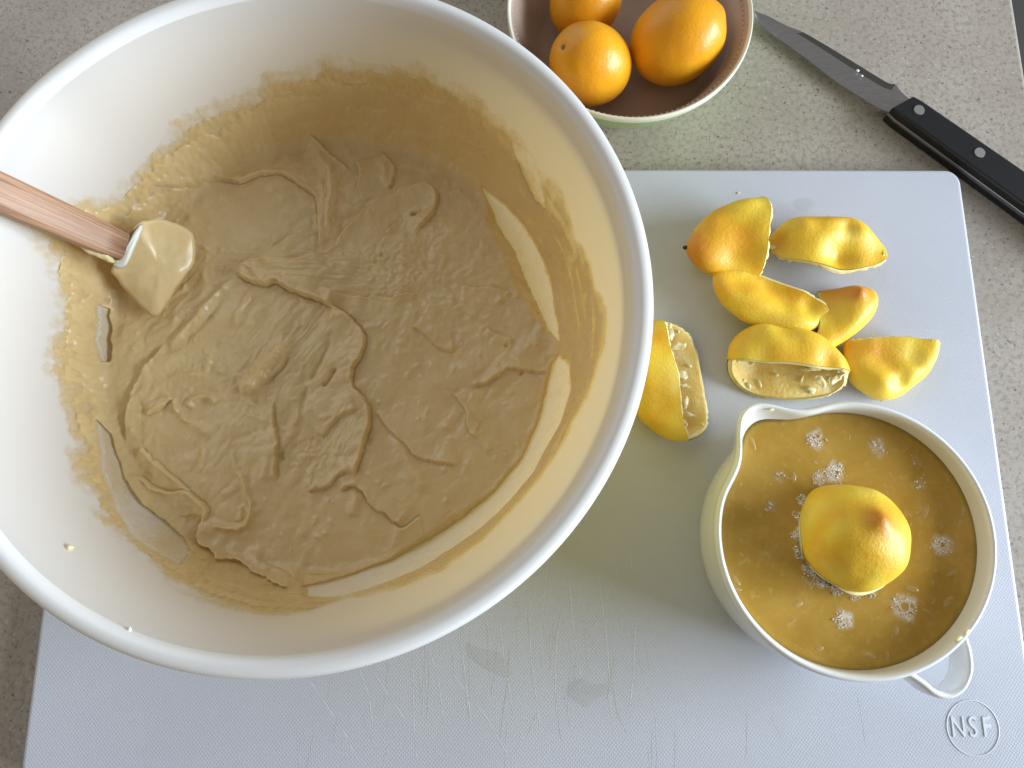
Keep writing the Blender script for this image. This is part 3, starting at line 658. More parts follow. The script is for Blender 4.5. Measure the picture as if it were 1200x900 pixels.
o = ok.copy(); good = o[:-1, :-1] & o[:-1, 1:] & o[1:, 1:] & o[1:, :-1]
quads = np.stack([q00[good], q01[good], q11[good], q10[good]], 1)
used = np.unique(quads); remap = -np.ones(len(xs), int); remap[used] = np.arange(len(used)); quads = remap[quads]
co = np.stack([xs, ys, z - 18.0], 1)[used] / 1000.0
me = bpy.data.meshes.new('cake_batter')
me.vertices.add(len(co)); me.vertices.foreach_set('co', co.astype(np.float32).ravel())
me.loops.add(quads.size); me.loops.foreach_set('vertex_index', quads.astype(np.int32).ravel())
me.polygons.add(len(quads)); me.polygons.foreach_set('loop_start', np.arange(0, quads.size, 4, dtype=np.int32)); me.polygons.foreach_set('loop_total', np.full(len(quads), 4, np.int32))
me.polygons.foreach_set('use_smooth', np.ones(len(quads), bool)); me.update(calc_edges=True); me.validate()
a_ = me.attributes.new('film', 'FLOAT', 'POINT'); a_.data.foreach_set('value', film[used].astype(np.float32))
a_ = me.attributes.new('thin', 'FLOAT', 'POINT'); a_.data.foreach_set('value', thinv[used].astype(np.float32))
me.materials.append(M['batter'])
batter = bpy.data.objects.new('cake_batter', me); col.objects.link(batter); batter.location = (BX, BY, .018)
tag(batter, 'thick tan cake batter folded and smeared inside the white mixing bowl', 'batter')
def surf(x, y):
    """height of the batter (m) at a world point"""
    i = np.argmin((xs / 1000 + BX - x) ** 2 + (ys / 1000 + BY - y) ** 2); return z[i] / 1000

# ------------------------------------------------------------------ spatula
sp = empty('spatula', (-.14, .11, .075)); tag(sp, 'spatula with pale wooden handle and batter covered silicone head resting in bowl', 'spatula')
hA = np.array([(-0.1648,0.12849,0.079)][0]); hB = np.array([(-0.19166,0.13347,0.1185)][0])
d = (hB - hA); d /= np.linalg.norm(d); side = np.cross(d, (0, 0, 1)); side /= np.linalg.norm(side); up = np.cross(side, d)
Lh = .255; v = []; f = []; rings = 26
prof = []
for k in range(20):
    a = 2 * math.pi * k / 20; ce, se = math.cos(a), math.sin(a)
    prof.append((abs(ce) ** .55 * (1 if ce > 0 else -1), abs(se) ** .55 * (1 if se > 0 else -1)))
for i in range(rings):
    t = i / (rings - 1); s = Lh * t
    w = .0065 + .0018 * min(1, t * 2.5); h = .0042 + .0006 * min(1, t * 2)
    e = 1.0
    if i == 0: e = .93
    if t > .96: e = math.sqrt(max(0, 1 - ((t - .96) / .04) ** 2)) * .9 + .1
    for (a, b) in prof: v.append(tuple(d * s + side * a * w * e + up * b * h * e))
for i in range(rings - 1):
    for j in range(20): f.append((i * 20 + j, i * 20 + (j + 1) % 20, (i + 1) * 20 + (j + 1) % 20, (i + 1) * 20 + j))
f.append(tuple(range(20))); f.append(tuple(range((rings - 1) * 20, rings * 20))[::-1])
# keep the grain along the handle: mesh in its own axes
Rm = Matrix((d, side, up)).transposed()
loc = [Rm.transposed() @ Vector(p) for p in v]
hd = mesh_obj('handle', loc, f, M['wood'], sp); hd.matrix_parent_inverse = Matrix(); hd.location = Vector(hA) - Vector(sp.location); hd.rotation_euler = Rm.to_euler()
hd['label'] = 'pale beech wood handle'
# head: a slightly cupped blade; top face follows an outline with its own heights
def pad(name, outline, dome, thick, mtl, parent, rings=10, sag=None, low=None):
    ol = crom3(outline, 6, True); n = len(ol); c = sum(ol) / n; v = []; f = []
    nrm = np.zeros(3)
    for i in range(n): nrm += np.cross(ol[i] - c, ol[(i + 1) % n] - c)
    nrm /= np.linalg.norm(nrm); nrm = nrm if nrm[2] > 0 else -nrm
    for side_ in (1, -1):
        for k in range(rings):
            s = 1 - (k / rings) ** 1.0 if side_ > 0 else (k + 1) / rings
            s = max(s, .02); q = 1 - s ** 2.6
            for p in ol:
                b = c + (p - c) * s
                v.append(tuple(b + nrm * (dome * q if side_ > 0 else -thick * (1 - s ** 5))))
    m = 2 * rings
    for i in range(m - 1):
        for j in range(n): f.append((i * n + j, i * n + (j + 1) % n, (i + 1) * n + (j + 1) % n, (i + 1) * n + j))
    for j in range(n): f.append(((m - 1) * n + j, (m - 1) * n + (j + 1) % n, (j + 1) % n, j))
    f.append(tuple(range((rings - 1) * n, rings * n))); f.append(tuple(range(rings * n, (rings + 1) * n))[::-1])
    f = [q for q in f if not (len(q) == 4 and min(q) >= (rings - 1) * n and max(q) < (rings + 1) * n and min(q) < rings * n)]
    return mesh_obj(name, v, f, mtl, parent)
head = pad('head', [(-0.16092,0.13761,0.079),(-0.15583,0.14173,0.076),(-0.15047,0.14329,0.0735),(-0.14496,0.14226,0.0705),(-0.14051,0.13976,0.068),(-0.13964,0.13378,0.066),(-0.1416,0.12577,0.064),(-0.14634,0.11757,0.0625),(-0.1521,0.10995,0.0605),(-0.15732,0.10429,0.0585),(-0.16239,0.10758,0.0605),(-0.16802,0.11268,0.064),(-0.17113,0.11829,0.068),(-0.17169,0.12261,0.073)], .0035, .007, M['batter'], sp)
for vv in head.data.vertices:
    vv.co += Vector(mnoise.noise_vector(vv.co * 95)) * .0011 + Vector(mnoise.noise_vector(vv.co * 260)) * .0004
am = head.data.attributes.new('film', 'FLOAT', 'POINT')
rs_ = np.random.RandomState(3)
vals = []
nk = 84
neck = np.array([(-0.16415,0.1285,0.0785)][0])
for vv in head.data.vertices:
    p = np.array(vv.co); dd = np.linalg.norm(p[:2] - neck[:2]); vals.append(float(np.clip(.56 + (dd - .006) * 10, .56, .70)))
am.data.foreach_set('value', vals)
stuck = pad('stuck_batter', [(-0.17671,0.12567,0.0905),(-0.17358,0.12541,0.0885),(-0.17018,0.1248,0.0855),(-0.16695,0.12339,0.0825),(-0.16642,0.12118,0.0795),(-0.16897,0.1206,0.08),(-0.17275,0.12202,0.084),(-0.1761,0.12375,0.088)], .0014, .003, M['glob'], sp, 6)
for vv in stuck.data.vertices: vv.co += Vector(mnoise.noise_vector(vv.co * 330)) * .0009
collar = pad('collar', [(-0.15949,0.1366,0.0795),(-0.15727,0.13862,0.0785),(-0.16033,0.12893,0.0775),(-0.1645,0.12065,0.076),(-0.16939,0.12123,0.0765),(-0.16388,0.12829,0.079)], .0016, .004, M['silicone'], sp, 6)

# ------------------------------------------------------------------ stoneware dish with three lemons
DX, DY, DZ = .0609, .2763, .040
dish = empty('stoneware_dish', (DX, DY, 0)); tag(dish, 'small round stoneware dish with taupe inside and green outside holding lemons', 'dish')
pin = [(0, .0070), (.028, .0070), (.0425, .0078), (.0480, .0110), (.0520, .018), (.0556, .028), (.0590, .0340), (.0602, .0365), (.0614, .0385)]
v, f = lathe(smooth_profile(pin, 6), DX, DY, 160); mesh_obj('inner_wall', v, f, M['dish_in'], dish)
prm = [(.0614, .0385), (.0620, .0396), (.0627, .0401), (.0633, .0398), (.0636, .0386), (.0634, .0365)]
v, f = lathe(smooth_profile(prm, 4), DX, DY, 160); mesh_obj('rim', v, f, M['dish_rim'], dish)
pot = [(.0634, .0365), (.0618, .0340), (.0590, .027), (.0545, .0165), (.0490, .0080), (.0425, .0025), (.0400, .0006), (.0370, .0006), (.0350, .002), (0, .002)]
v, f = lathe(smooth_profile(pot, 6), DX, DY, 160); mesh_obj('outer_wall', v, f, M['dish_out'], dish)
bm = bmesh.new()
for k in range(128):
    a = 2 * math.pi * k / 128
    bmesh.ops.create_icosphere(bm, subdivisions=1, radius=.0010, matrix=Matrix.Translation((DX + .0600 * math.cos(a), DY + .0599 * math.sin(a), .0355)))
bm_obj('bead_row', bm, M['dish_in'], dish)

def lemon(center, rad, axis, length, label, dents=(), stem=False, nip=.0):
    """lemon body: a slightly squarish ellipsoid, nippled at the axis end, stem scar at the other"""
    root = empty('lemon', center)
    ax_ = Vector(axis).normalized(); q = ax_.to_track_quat('Z', 'Y'); v = []; f = []; nr, ns = 48, 72; bl = []
    sd = rnd.uniform(0, 50)
    for i in range(nr + 1):
        a = math.pi * i / nr
        for j in range(ns):
            ph = 2 * math.pi * j / ns
            w = rad * math.sin(a) ** .92; zc = length * math.cos(a)
            if a < .5: zc += nip * math.exp(-(a / .20) ** 2)
            if a > 2.9: zc += .0011 * math.exp(-((math.pi - a) / .10) ** 2)
            p = Vector((w * math.cos(ph), w * math.sin(ph), zc))
            k = 1 + .030 * mnoise.noise(p * 45 + Vector((sd, 0, 0))) + .010 * mnoise.noise(p * 140 + Vector((0, sd, 0)))
            p = p * k; v.append(q @ p); bl.append(float(min(1, .25 * math.exp(-(a / .5) ** 2) + .35 * math.exp(-((math.pi - a) / .4) ** 2) * 0)))
    for i in range(nr):
        for j in range(ns): f.append((i * ns + j, i * ns + (j + 1) % ns, (i + 1) * ns + (j + 1) % ns, (i + 1) * ns + j)[::-1])
    o = mesh_obj('fruit', v, f, M['lemon'], root, loc=(0, 0, 0))
    o.data.attributes.new('blush', 'FLOAT', 'POINT').data.foreach_set('value', bl)
    # stem scar
    sv = []; sf = []; e = q @ Vector((0, 0, -(length - .0006)))
    for i, (r_, h) in enumerate(((0, .0001), (.0006, .0004), (.0012, .0001), (.0015, -.0009))):
        for j in range(12):
            ph = 2 * math.pi * j / 12; sv.append(e + q @ Vector((r_ * math.cos(ph), r_ * math.sin(ph), -h)))
    for i in range(3):
        for j in range(12): sf.append((i * 12 + j, i * 12 + (j + 1) % 12, (i + 1) * 12 + (j + 1) % 12, (i + 1) * 12 + j))
    mesh_obj('stem_scar', sv, sf, M['stem'], root, loc=(0, 0, 0))
    tag(root, label, 'lemon', 'whole lemons in the dish'); return root
c = [(0.04116,0.25283,0.0275)][0]; lemon(c, .0205, (.62, .05, -.62), .0225, 'small round yellow-orange lemon with its stem scar showing, in the dish')
c = [(0.08689,0.26576,0.03)][0]; lemon(c, .0218, (.80, .30, .52), .0252, 'largest lemon in the dish, with a blunt dimpled nipple end', nip=.0012)
c = [(0.03933,0.291,0.027)][0]; lemon(c, .0185, (.45, .55, .75), .0205, 'lemon in the dish lying behind the one with the stem scar')

# ------------------------------------------------------------------ knife
KZ = .0062
kn = empty('knife', (*[(0.21526,0.24161)][0], 0)); tag(kn, 'kitchen knife with a black riveted handle lying on the counter', 'knife')
top = [(0.13762,0.30441),(0.14554,0.30051),(0.15469,0.29443),(0.16436,0.28947),(0.17651,0.28073),(0.19202,0.26884),(0.20734,0.25709),(0.21187,0.25549),(0.21417,0.25074),(0.21873,0.24548)]
bot = [(0.13758,0.30385),(0.13948,0.29663),(0.14611,0.28892),(0.14969,0.28564),(0.16479,0.27206),(0.17916,0.25815),(0.19354,0.24653),(0.2009,0.24077),(0.20353,0.23921),(0.20617,0.23765)]
v = []; f = []; nb = len(top); rows = 5
tp = [np.array(p) for p in crom3([(*p, 0) for p in top], 4)]; bt = [np.array(p) for p in crom3([(*p, 0) for p in bot], 4)]; nb = len(tp)
for i in range(nb):
    t = i / (nb - 1); th_ = .00065 + .0003 * t
    zc = .0035 + .0030 * t ** 1.2
    for (s, h) in ((0, .15), (.28, 1.0), (.30, 1.0), (.75, .9), (1, .35)):
        p = tp[i] * (1 - s) + bt[i] * s; v.append((p[0], p[1], zc + th_ * h))
    for (s, h) in ((1, .35), (.75, .9), (.28, 1.0), (0, .15)):
        p = tp[i] * (1 - s) + bt[i] * s; v.append((p[0], p[1], zc - th_ * h))
m = 9
for i in range(nb - 1):
    for j in range(m): f.append((i * m + j, i * m + (j + 1) % m, (i + 1) * m + (j + 1) % m, (i + 1) * m + j))
f.append(tuple(range(m))); f.append(tuple(range((nb - 1) * m, nb * m))[::-1])
bl = mesh_obj('blade', v, f, [M['steel'], M['bevel_reflection']], kn, smooth=False, fmat=[1 if (q % m == 0 and 12 <= q // m < nb - 9) else 0 for q in range((nb - 1) * m)] + [0, 0])  # strip under the spine gets the reflection as colour
def handle_layer(name, z0, z1, inset, mtl, bev=.0012):
    tpx = [(0.2178,0.24437),(0.2724,0.1981),(0.31201,0.1645),(0.33045,0.14371)]; bpx = [(0.20439,0.23658),(0.2695,0.17847),(0.30449,0.14652),(0.32175,0.13211)]
    ol = [(*p, 0) for p in tpx] + [(*[(0.32919,0.13211)][0], 0)] + [(*p, 0) for p in bpx[::-1]]
    pts = []
    P_ = [np.array(p) for p in ol]
    for i, p in enumerate(P_):
        a = P_[i - 1]; b = P_[(i + 1) % len(P_)]
        for (w1, w2) in (((.06, 0), (0, .06)) if i in (0, len(P_) - 1) else ((.25, 0), (0, .25))):
            pts.append(p * (1 - w1 - w2) + a * w1 + b * w2)
    c = sum(pts) / len(pts); n = len(pts); v = []; f = []
    for (ins, z_) in ((inset + bev * .2, z0), (inset, z0 + bev * .4), (inset, z1 - bev), (inset + bev * .35, z1 - bev * .3), (inset + bev, z1)):
        for i, p in enumerate(pts):
            a = pts[i - 1]; b = pts[(i + 1) % n]; dr = b - a; nn = np.array((-dr[1], dr[0], 0)); nn /= np.linalg.norm(nn) + 1e-9
            if nn @ (c - p) < 0: nn = -nn
            q = p + nn * ins; v.append((q[0], q[1], z_))
    for i in range(4):
        for j in range(n): f.append((i * n + j, i * n + (j + 1) % n, (i + 1) * n + (j + 1) % n, (i + 1) * n + j))
    f.append(tuple(range(n))[::-1]); f.append(tuple(range(4 * n, 5 * n)))
    return mesh_obj(name, v, f, mtl, kn, smooth=False)
handle_layer('handle_scale', .0003, .0056, .0, M['black'])
handle_layer('tang', .0056, .0073, -.00015, M['steel'], .0002)
handle_layer('handle_scale', .0073, .0128, .0, M['black'])
for p in [(0.21895,0.2352),(0.24813,0.20994)]:
    bm = bmesh.new(); bmesh.ops.create_cone(bm, cap_ends=True, segments=28, radius1=.0031, radius2=.0028, depth=.0012, matrix=Matrix.Translation((p[0], p[1], .01262)))
    bm_obj('rivet', bm, M['rivet'], kn, smooth=False)
drop = bmesh.new()
for (q, r_) in zip([(0.19123,0.26313),(0.19327,0.25993)], (.0009, .0007)):
    bmesh.ops.create_icosphere(drop, subdivisions=2, radius=r_, matrix=Matrix.Translation((q[0], q[1], .0072)) @ Matrix.Diagonal((1, 1, .45, 1)))
bm_obj('water_drops', drop, M['whitefleck'], kn)

# ------------------------------------------------------------------ squeezed lemon halves: folded cups of rind with pith inside
def cup(label, m1, m2, apex, T, zoff, bup=0., bdn=0., open_=.25, nip=0., dents=(), blush=(), wob=.0012, thick=.0026, rise=0., fat=1.0, tilt=0., stem=False, seed=0, up_start=0., pulp=12, pinch=1.0, group='squeezed lemon halves on the board', shreds=()):
    """m1,m2: ends of the slit mouth (x,y); apex: stem end; T: half thickness; bup/bdn: how far the upper/lower flap reaches past the slit"""
    m1 = np.array((*m1, 0.)); m2 = np.array((*m2, 0.)); ap = np.array((*apex, 0.)); O = (m1 + m2) / 2; e1 = (m2 - m1) / 2; nv = ap - O; nd = nv / np.linalg.norm(nv)
    NA, NP = 34, 84; ro = []; bl = []
    for i in range(NA + 1):
        a = (i / NA) * math.pi / 2
        for j in range(NP):
            ph = 2 * math.pi * j / NP; c, s = math.cos(ph), math.sin(ph)
            sa = math.sin(a); ca = math.cos(a)
            W = sa ** .95; cc = abs(c) ** fat * (1 if c > 0 else -1)
            tq = (sa ** .75) * (1 - (1 - open_) * sst(.55, 1.0, i / NA))
            b = (bup if s > 0 else bdn) * abs(s) ** pinch * sst(.45, 1, i / NA)
            p = O + nv * ca + e1 * W * cc - nd * b
            z_ = T * tq * s
            if nip: p = p + nd * nip * math.exp(-(a / .16) ** 2)
            z_ += rise * (1 - ca) + tilt * W * cc
            ro.append([p[0], p[1], z_])
            bl.append(0.)
    ro = np.array(ro)
    for k in range(len(ro)):
        s1 = Vector(ro[k]) * 75 + Vector((seed * 3.1, seed, 0)); ro[k, 2] += wob * mnoise.noise(s1) * 1.4
        s2 = Vector(ro[k]) * 34 + Vector((seed * 1.7, 0, seed)); ro[k, 2] += .0042 * mnoise.noise(s2); ro[k, 0] += .0028 * mnoise.noise(s2 + Vector((5, 0, 0))); ro[k, 1] += .0028 * mnoise.noise(s2 + Vector((0, 5, 0)))
        ro[k, 0] += wob * .8 * mnoise.noise(s1 + Vector((9, 0, 0))); ro[k, 1] += wob * .8 * mnoise.noise(s1 + Vector((0, 9, 0)))
    zc_ = ro[:, 2].mean()
    upm = np.array([1. if math.sin(2 * math.pi * (k % NP) / NP) > -.05 else 0. for k in range(len(ro))])
    for (c, rd, dep) in dents:
        q = np.exp(-((ro[:, 0] - c[0]) ** 2 + (ro[:, 1] - c[1]) ** 2) / rd ** 2); ro[:, 2] -= dep * q * upm
    bl = np.zeros(len(ro))
    for (c, rd, am_) in blush:
        bl += am_ * np.exp(-((ro[:, 0] - c[0]) ** 2 + (ro[:, 1] - c[1]) ** 2) / rd ** 2)
    ro[:, 2] += zoff - ro[:, 2].min()
    faces = []
    for i in range(NA):
        for j in range(NP): faces.append((i * NP + j, (i + 1) * NP + j, (i + 1) * NP + (j + 1) % NP, i * NP + (j + 1) % NP))
    # normals by a temporary mesh
    tm = bpy.data.meshes.new('t'); tm.from_pydata([tuple(p) for p in ro], [], faces); tm.update()
    nn = np.array([tuple(x.normal) for x in tm.vertices]); bpy.data.meshes.remove(tm)
    cen = ro.mean(0)
    if ((ro[NP * 6:NP * 20] - cen) * nn[NP * 6:NP * 20]).sum() < 0: nn = -nn; faces = [q[::-1] for q in faces]
    taper = np.repeat(np.clip(np.linspace(.6, 1.15, NA + 1), 0, 1), NP)[:, None]
    inn = ro - nn * thick * taper
    inn[:, 2] = np.maximum(inn[:, 2], zoff + .0008)
    root = empty('squeezed_lemon_half', (float(O[0]), float(O[1]), zoff))
    o = mesh_obj('rind', ro, faces, M['rind'], root)
    o.data.attributes.new('blush', 'FLOAT', 'POINT').data.foreach_set('value', np.clip(bl, 0, 1).astype(np.float32))
    last = NA * NP; r2 = np.random.RandomState(seed + 5)
    rim_o = ro[last:]; rim_i = inn[last:].copy()
    mid = (rim_o + rim_i) / 2 - nd * .0008 + np.c_[r2.normal(0, .00028, (NP, 2)), r2.normal(0, .00015, NP)]
    pv = np.concatenate([inn, mid, rim_o - nn[last:] * .0004]); pf = [q[::-1] for q in faces]
    n0 = len(inn)
    for j in range(NP):
        k = (j + 1) % NP
        pf += [(last + j, last + k, n0 + k, n0 + j), (n0 + j, n0 + k, n0 + NP + k, n0 + NP + j)]
    mesh_obj('pith', pv, pf, [M['pith'], M['pith_edge']], root, fmat=[0] * len(faces) + [1] * (2 * NP))
    if pulp:
        bm = bmesh.new()
        for _ in range(pulp):
            i = int(NA * r2.uniform(.66, 1.0)); j = r2.randint(NP); p = inn[i * NP + j]
            q = Matrix.Translation((p[0], p[1], max(p[2], zoff + .002))) @ Matrix.Rotation(r2.uniform(0, 6.28), 4, 'Z') @ Matrix.Rotation(r2.uniform(-.8, .8), 4, 'Y') @ Matrix.Diagonal((r2.uniform(1.0, 2.2), r2.uniform(.6, 1.0), r2.uniform(.5, .8), 1))
            bmesh.ops.create_icosphere(bm, subdivisions=2, radius=r2.uniform(.0009, .0016), matrix=q)
        for w in bm.verts: w.co += Vector(mnoise.noise_vector(w.co * 900)) * .0003
        bm_obj('pulp_shreds', bm, M['pulp'], root)
    if shreds:
        bm = bmesh.new()
        for (x_, y_, z_, r_) in shreds:
            q = Matrix.Translation((x_, y_, z_)) @ Matrix.Rotation(r2.uniform(0, 6.28), 4, 'Z') @ Matrix.Rotation(r2.uniform(-.6, .6), 4, 'X') @ Matrix.Diagonal((r2.uniform(1.1, 2.1), r2.uniform(.5, 1.0), r2.uniform(.22, .4), 1))
            bmesh.ops.create_icosphere(bm, subdivisions=3, radius=r_, matrix=q)
        for w in bm.verts: w.co += Vector(mnoise.noise_vector(w.co * 420)) * .0009 + Vector(mnoise.noise_vector(w.co * 1100)) * .0004
        bm_obj('membrane', bm, M['pulp'], root)
    if stem:
        bm = bmesh.new(); q = ro[0]
        bmesh.ops.create_icosphere(bm, subdivisions=2, radius=.0012, matrix=Matrix.Translation((q[0] + nd[0] * .0006, q[1] + nd[1] * .0006, q[2])) @ Matrix.Diagonal((1.1, .9, .9, 1)))
        bm_obj('stem_stub', bm, M['darkstem'], root)
    tag(root, label, 'lemon half', group); return root
def Q(l): return l[0]
cup('squeezed lemon half with a dark stem stub, beside the two folded halves', *[(0.12297,0.1788),(0.12005,0.13705)], Q([(0.0874,0.15143)]), .0115, BZ, bup=.0055, bdn=.003, open_=.72, fat=.72, dents=((Q([(0.10869,0.1445)]), .007, .003), (Q([(0.10576,0.1648)]), .006, .0015)), blush=((Q([(0.09013,0.14696)]), .011, .9), (Q([(0.11362,0.15572)]), .006, .35)), seed=1, stem=True, nip=.001, pinch=.7)
cup('squeezed lemon half dented across its middle, pointed at both ends', *[(0.13031,0.15504),(0.18915,0.1486)], Q([(0.16089,0.16945)]), .0105, BZ, bup=.0105, bdn=.006, open_=.35, fat=.85, dents=((Q([(0.1646,0.14778)]), .0075, .0055), (Q([(0.16806,0.16156)]), .005, .003), (Q([(0.14659,0.16248)]), .004, -.0012)), blush=((Q([(0.16625,0.16527)]), .009, .35), (Q([(0.13466,0.1555)]), .006, .5)), seed=2, tilt=.001)
cup('smooth folded lemon half lying over the stem-stubbed one, cut edge showing shreds', *[(0.10104,0.13896),(0.15668,0.11691)], Q([(0.1208,0.11063)]), .0100, .0135, bup=.0065, bdn=.003, open_=.4, fat=.8, dents=((Q([(0.13525,0.12356)]), .008, .005), (Q([(0.14535,0.12006)]), .006, .004), (Q([(0.12742,0.13015)]), .005, .0025)), blush=((Q([(0.12615,0.1105)]), .005, .25),), seed=3, rise=.002)
cup('curled lemon half with a browned nipple end', *[(0.15501,0.13153),(0.14819,0.09734)], Q([(0.18236,0.12509)]), .0108, BZ, bup=.002, bdn=.002, open_=.45, fat=.9, dents=((Q([(0.16993,0.12858)]), .004, -.0035),), blush=((Q([(0.16947,0.12814)]), .0085, .95), (Q([(0.15588,0.13125)]), .007, .5)), seed=4)
cup('opened lemon half showing its pale pith and torn membrane inside', *[(0.10492,0.09357),(0.16429,0.08758)], Q([(0.13261,0.11128)]), .0100, BZ, bup=.0005, bdn=.0145, open_=.95, fat=.72, dents=((Q([(0.15014,0.09084)]), .006, .003),), blush=((Q([(0.12555,0.09212)]), .008, .2),), seed=5, pulp=30, shreds=[(*p, .021, .0022) for p in [(0.14796,0.09032),(0.15445,0.09331),(0.15911,0.08989),(0.14943,0.08351),(0.15698,0.08479)]])
cup('flattened lemon half with one sharp corner, tucked under the opened half', *[(0.16431,0.10496),(0.21055,0.10409)], Q([(0.18072,0.07525)]), .0085, BZ, bup=.0008, bdn=.001, open_=.5, fat=.6, dents=((Q([(0.18739,0.08506)]), .005, .0026), (Q([(0.17997,0.09366)]), .010, .0035), (Q([(0.19528,0.09582)]), .006, .0022)), blush=((Q([(0.17856,0.10016)]), .012, .55),), seed=6)
cup('bright yellow lemon half beside the mixing bowl, torn open with white shreds', *[(0.07381,0.1147),(0.08339,0.05545)], Q([(0.0535,0.08252)]), .0115, BZ, bup=-.0010, bdn=.0155, open_=.85, fat=.62, dents=((Q([(0.06872,0.08849)]), .008, .0025), (Q([(0.07106,0.06792)]), .006, .0015)), blush=((Q([(0.07061,0.07609)]), .010, .35), (Q([(0.07147,0.10533)]), .006, .3)), seed=7, pulp=34, shreds=[(*p, .020, .0022) for p in [(0.07807,0.10744),(0.08156,0.10134),(0.08252,0.08672),(0.08309,0.08162),(0.0835,0.07319),(0.08444,0.06734),(0.08181,0.06401)]])

# ------------------------------------------------------------------ porcelain jug with juice
JX, JY, JZ = .1422, .0090, .060; LV = .0505
jug = empty('juice_jug', (JX, JY, BZ)); tag(jug, 'small white porcelain jug with spout and loop handle, full of juice', 'jug')
A_SP = math.atan2([(0.09814,0.06587)][0][1] - JY, [(0.09814,0.06587)][0][0] - JX)
def spout(ph, i, r, z):
    d = (ph - A_SP + math.pi) % (2 * math.pi) - math.pi
    w = math.exp(-(abs(d) / .20) ** 2.2) * sst(.036, .060, z)
    n2 = -.0012 * math.exp(-((abs(d) - .42) / .16) ** 2) * sst(.045, .060, z)
    return r + .0115 * w + n2 + .0006 * math.sin(2 * ph + 1), z + .0012 * w
jp = [(0, .0130), (.040, .0132), (.0475, .0165), (.0515, .0240), (.0530, .034), (.0538, .046), (.0542, .054), (.0546, .0578), (.0553, .0596), (.0562, .0602), (.0571, .0598), (.0577, .0584), (.0576, .0555), (.0575, .046), (.0570, .034), (.0555, .024), (.0515, .0155), (.0470, .0115), (.0450, .0102), (.0420, .0102), (.0400, .0115), (0, .0115)]
v, f = lathe(smooth_profile(jp, 5), JX, JY, 200, spout); mesh_obj('body', v, f, M['jug'], jug)
# loop handle: an upright strap bent into a loop
path = crom3([(*p, 0) for p in [(0.16075,-0.04458),(0.16328,-0.04653),(0.16836,-0.0501),(0.17213,-0.053),(0.17604,-0.05461),(0.18053,-0.05429),(0.18503,-0.05139),(0.18774,-0.04653),(0.18831,-0.04229),(0.18767,-0.03671),(0.18598,-0.03108),(0.18498,-0.02809)]], 6)
v = []; f = []; n = len(path); sec = []
for k in range(12):
    a = 2 * math.pi * k / 12; ce, se = math.cos(a), math.sin(a)
    sec.append((.0016 * abs(ce) ** .6 * (1 if ce > 0 else -1), .0085 * abs(se) ** .6 * (1 if se > 0 else -1)))
for i, p in enumerate(path):
    a = path[max(i - 1, 0)]; b = path[min(i + 1, n - 1)]; dr = (b - a); dr /= np.linalg.norm(dr); nn = np.array((-dr[1], dr[0], 0))
    t = i / (n - 1); zc = .0460 - .004 * math.sin(math.pi * t)
    fl_ = 1 + .5 * (math.exp(-(t / .06) ** 2) + math.exp(-((1 - t) / .06) ** 2))
    for (x, y) in sec: v.append((p[0] + nn[0] * x * fl_, p[1] + nn[1] * x * fl_, zc + y * (1 - .12 * math.sin(math.pi * t))))
for i in range(n - 1):
    for j in range(12): f.append((i * 12 + j, i * 12 + (j + 1) % 12, (i + 1) * 12 + (j + 1) % 12, (i + 1) * 12 + j))
mesh_obj('handle', v, f, M['jug'], jug)

juice = None
v = []; f = []; ns = 160; rn = 30
for i in range(rn + 1):
    t = i / rn
    for j in range(ns):
        ph = 2 * math.pi * j / ns; r_, _ = spout(ph, 0, .0541, LV); r_ *= t
        v.append((r_ * math.cos(ph), r_ * math.sin(ph), .0007 * sst(.955, 1.0, t)))
for i in range(rn):
    for j in range(ns): f.append((i * ns + j, (i + 1) * ns + j, (i + 1) * ns + (j + 1) % ns, i * ns + (j + 1) % ns))
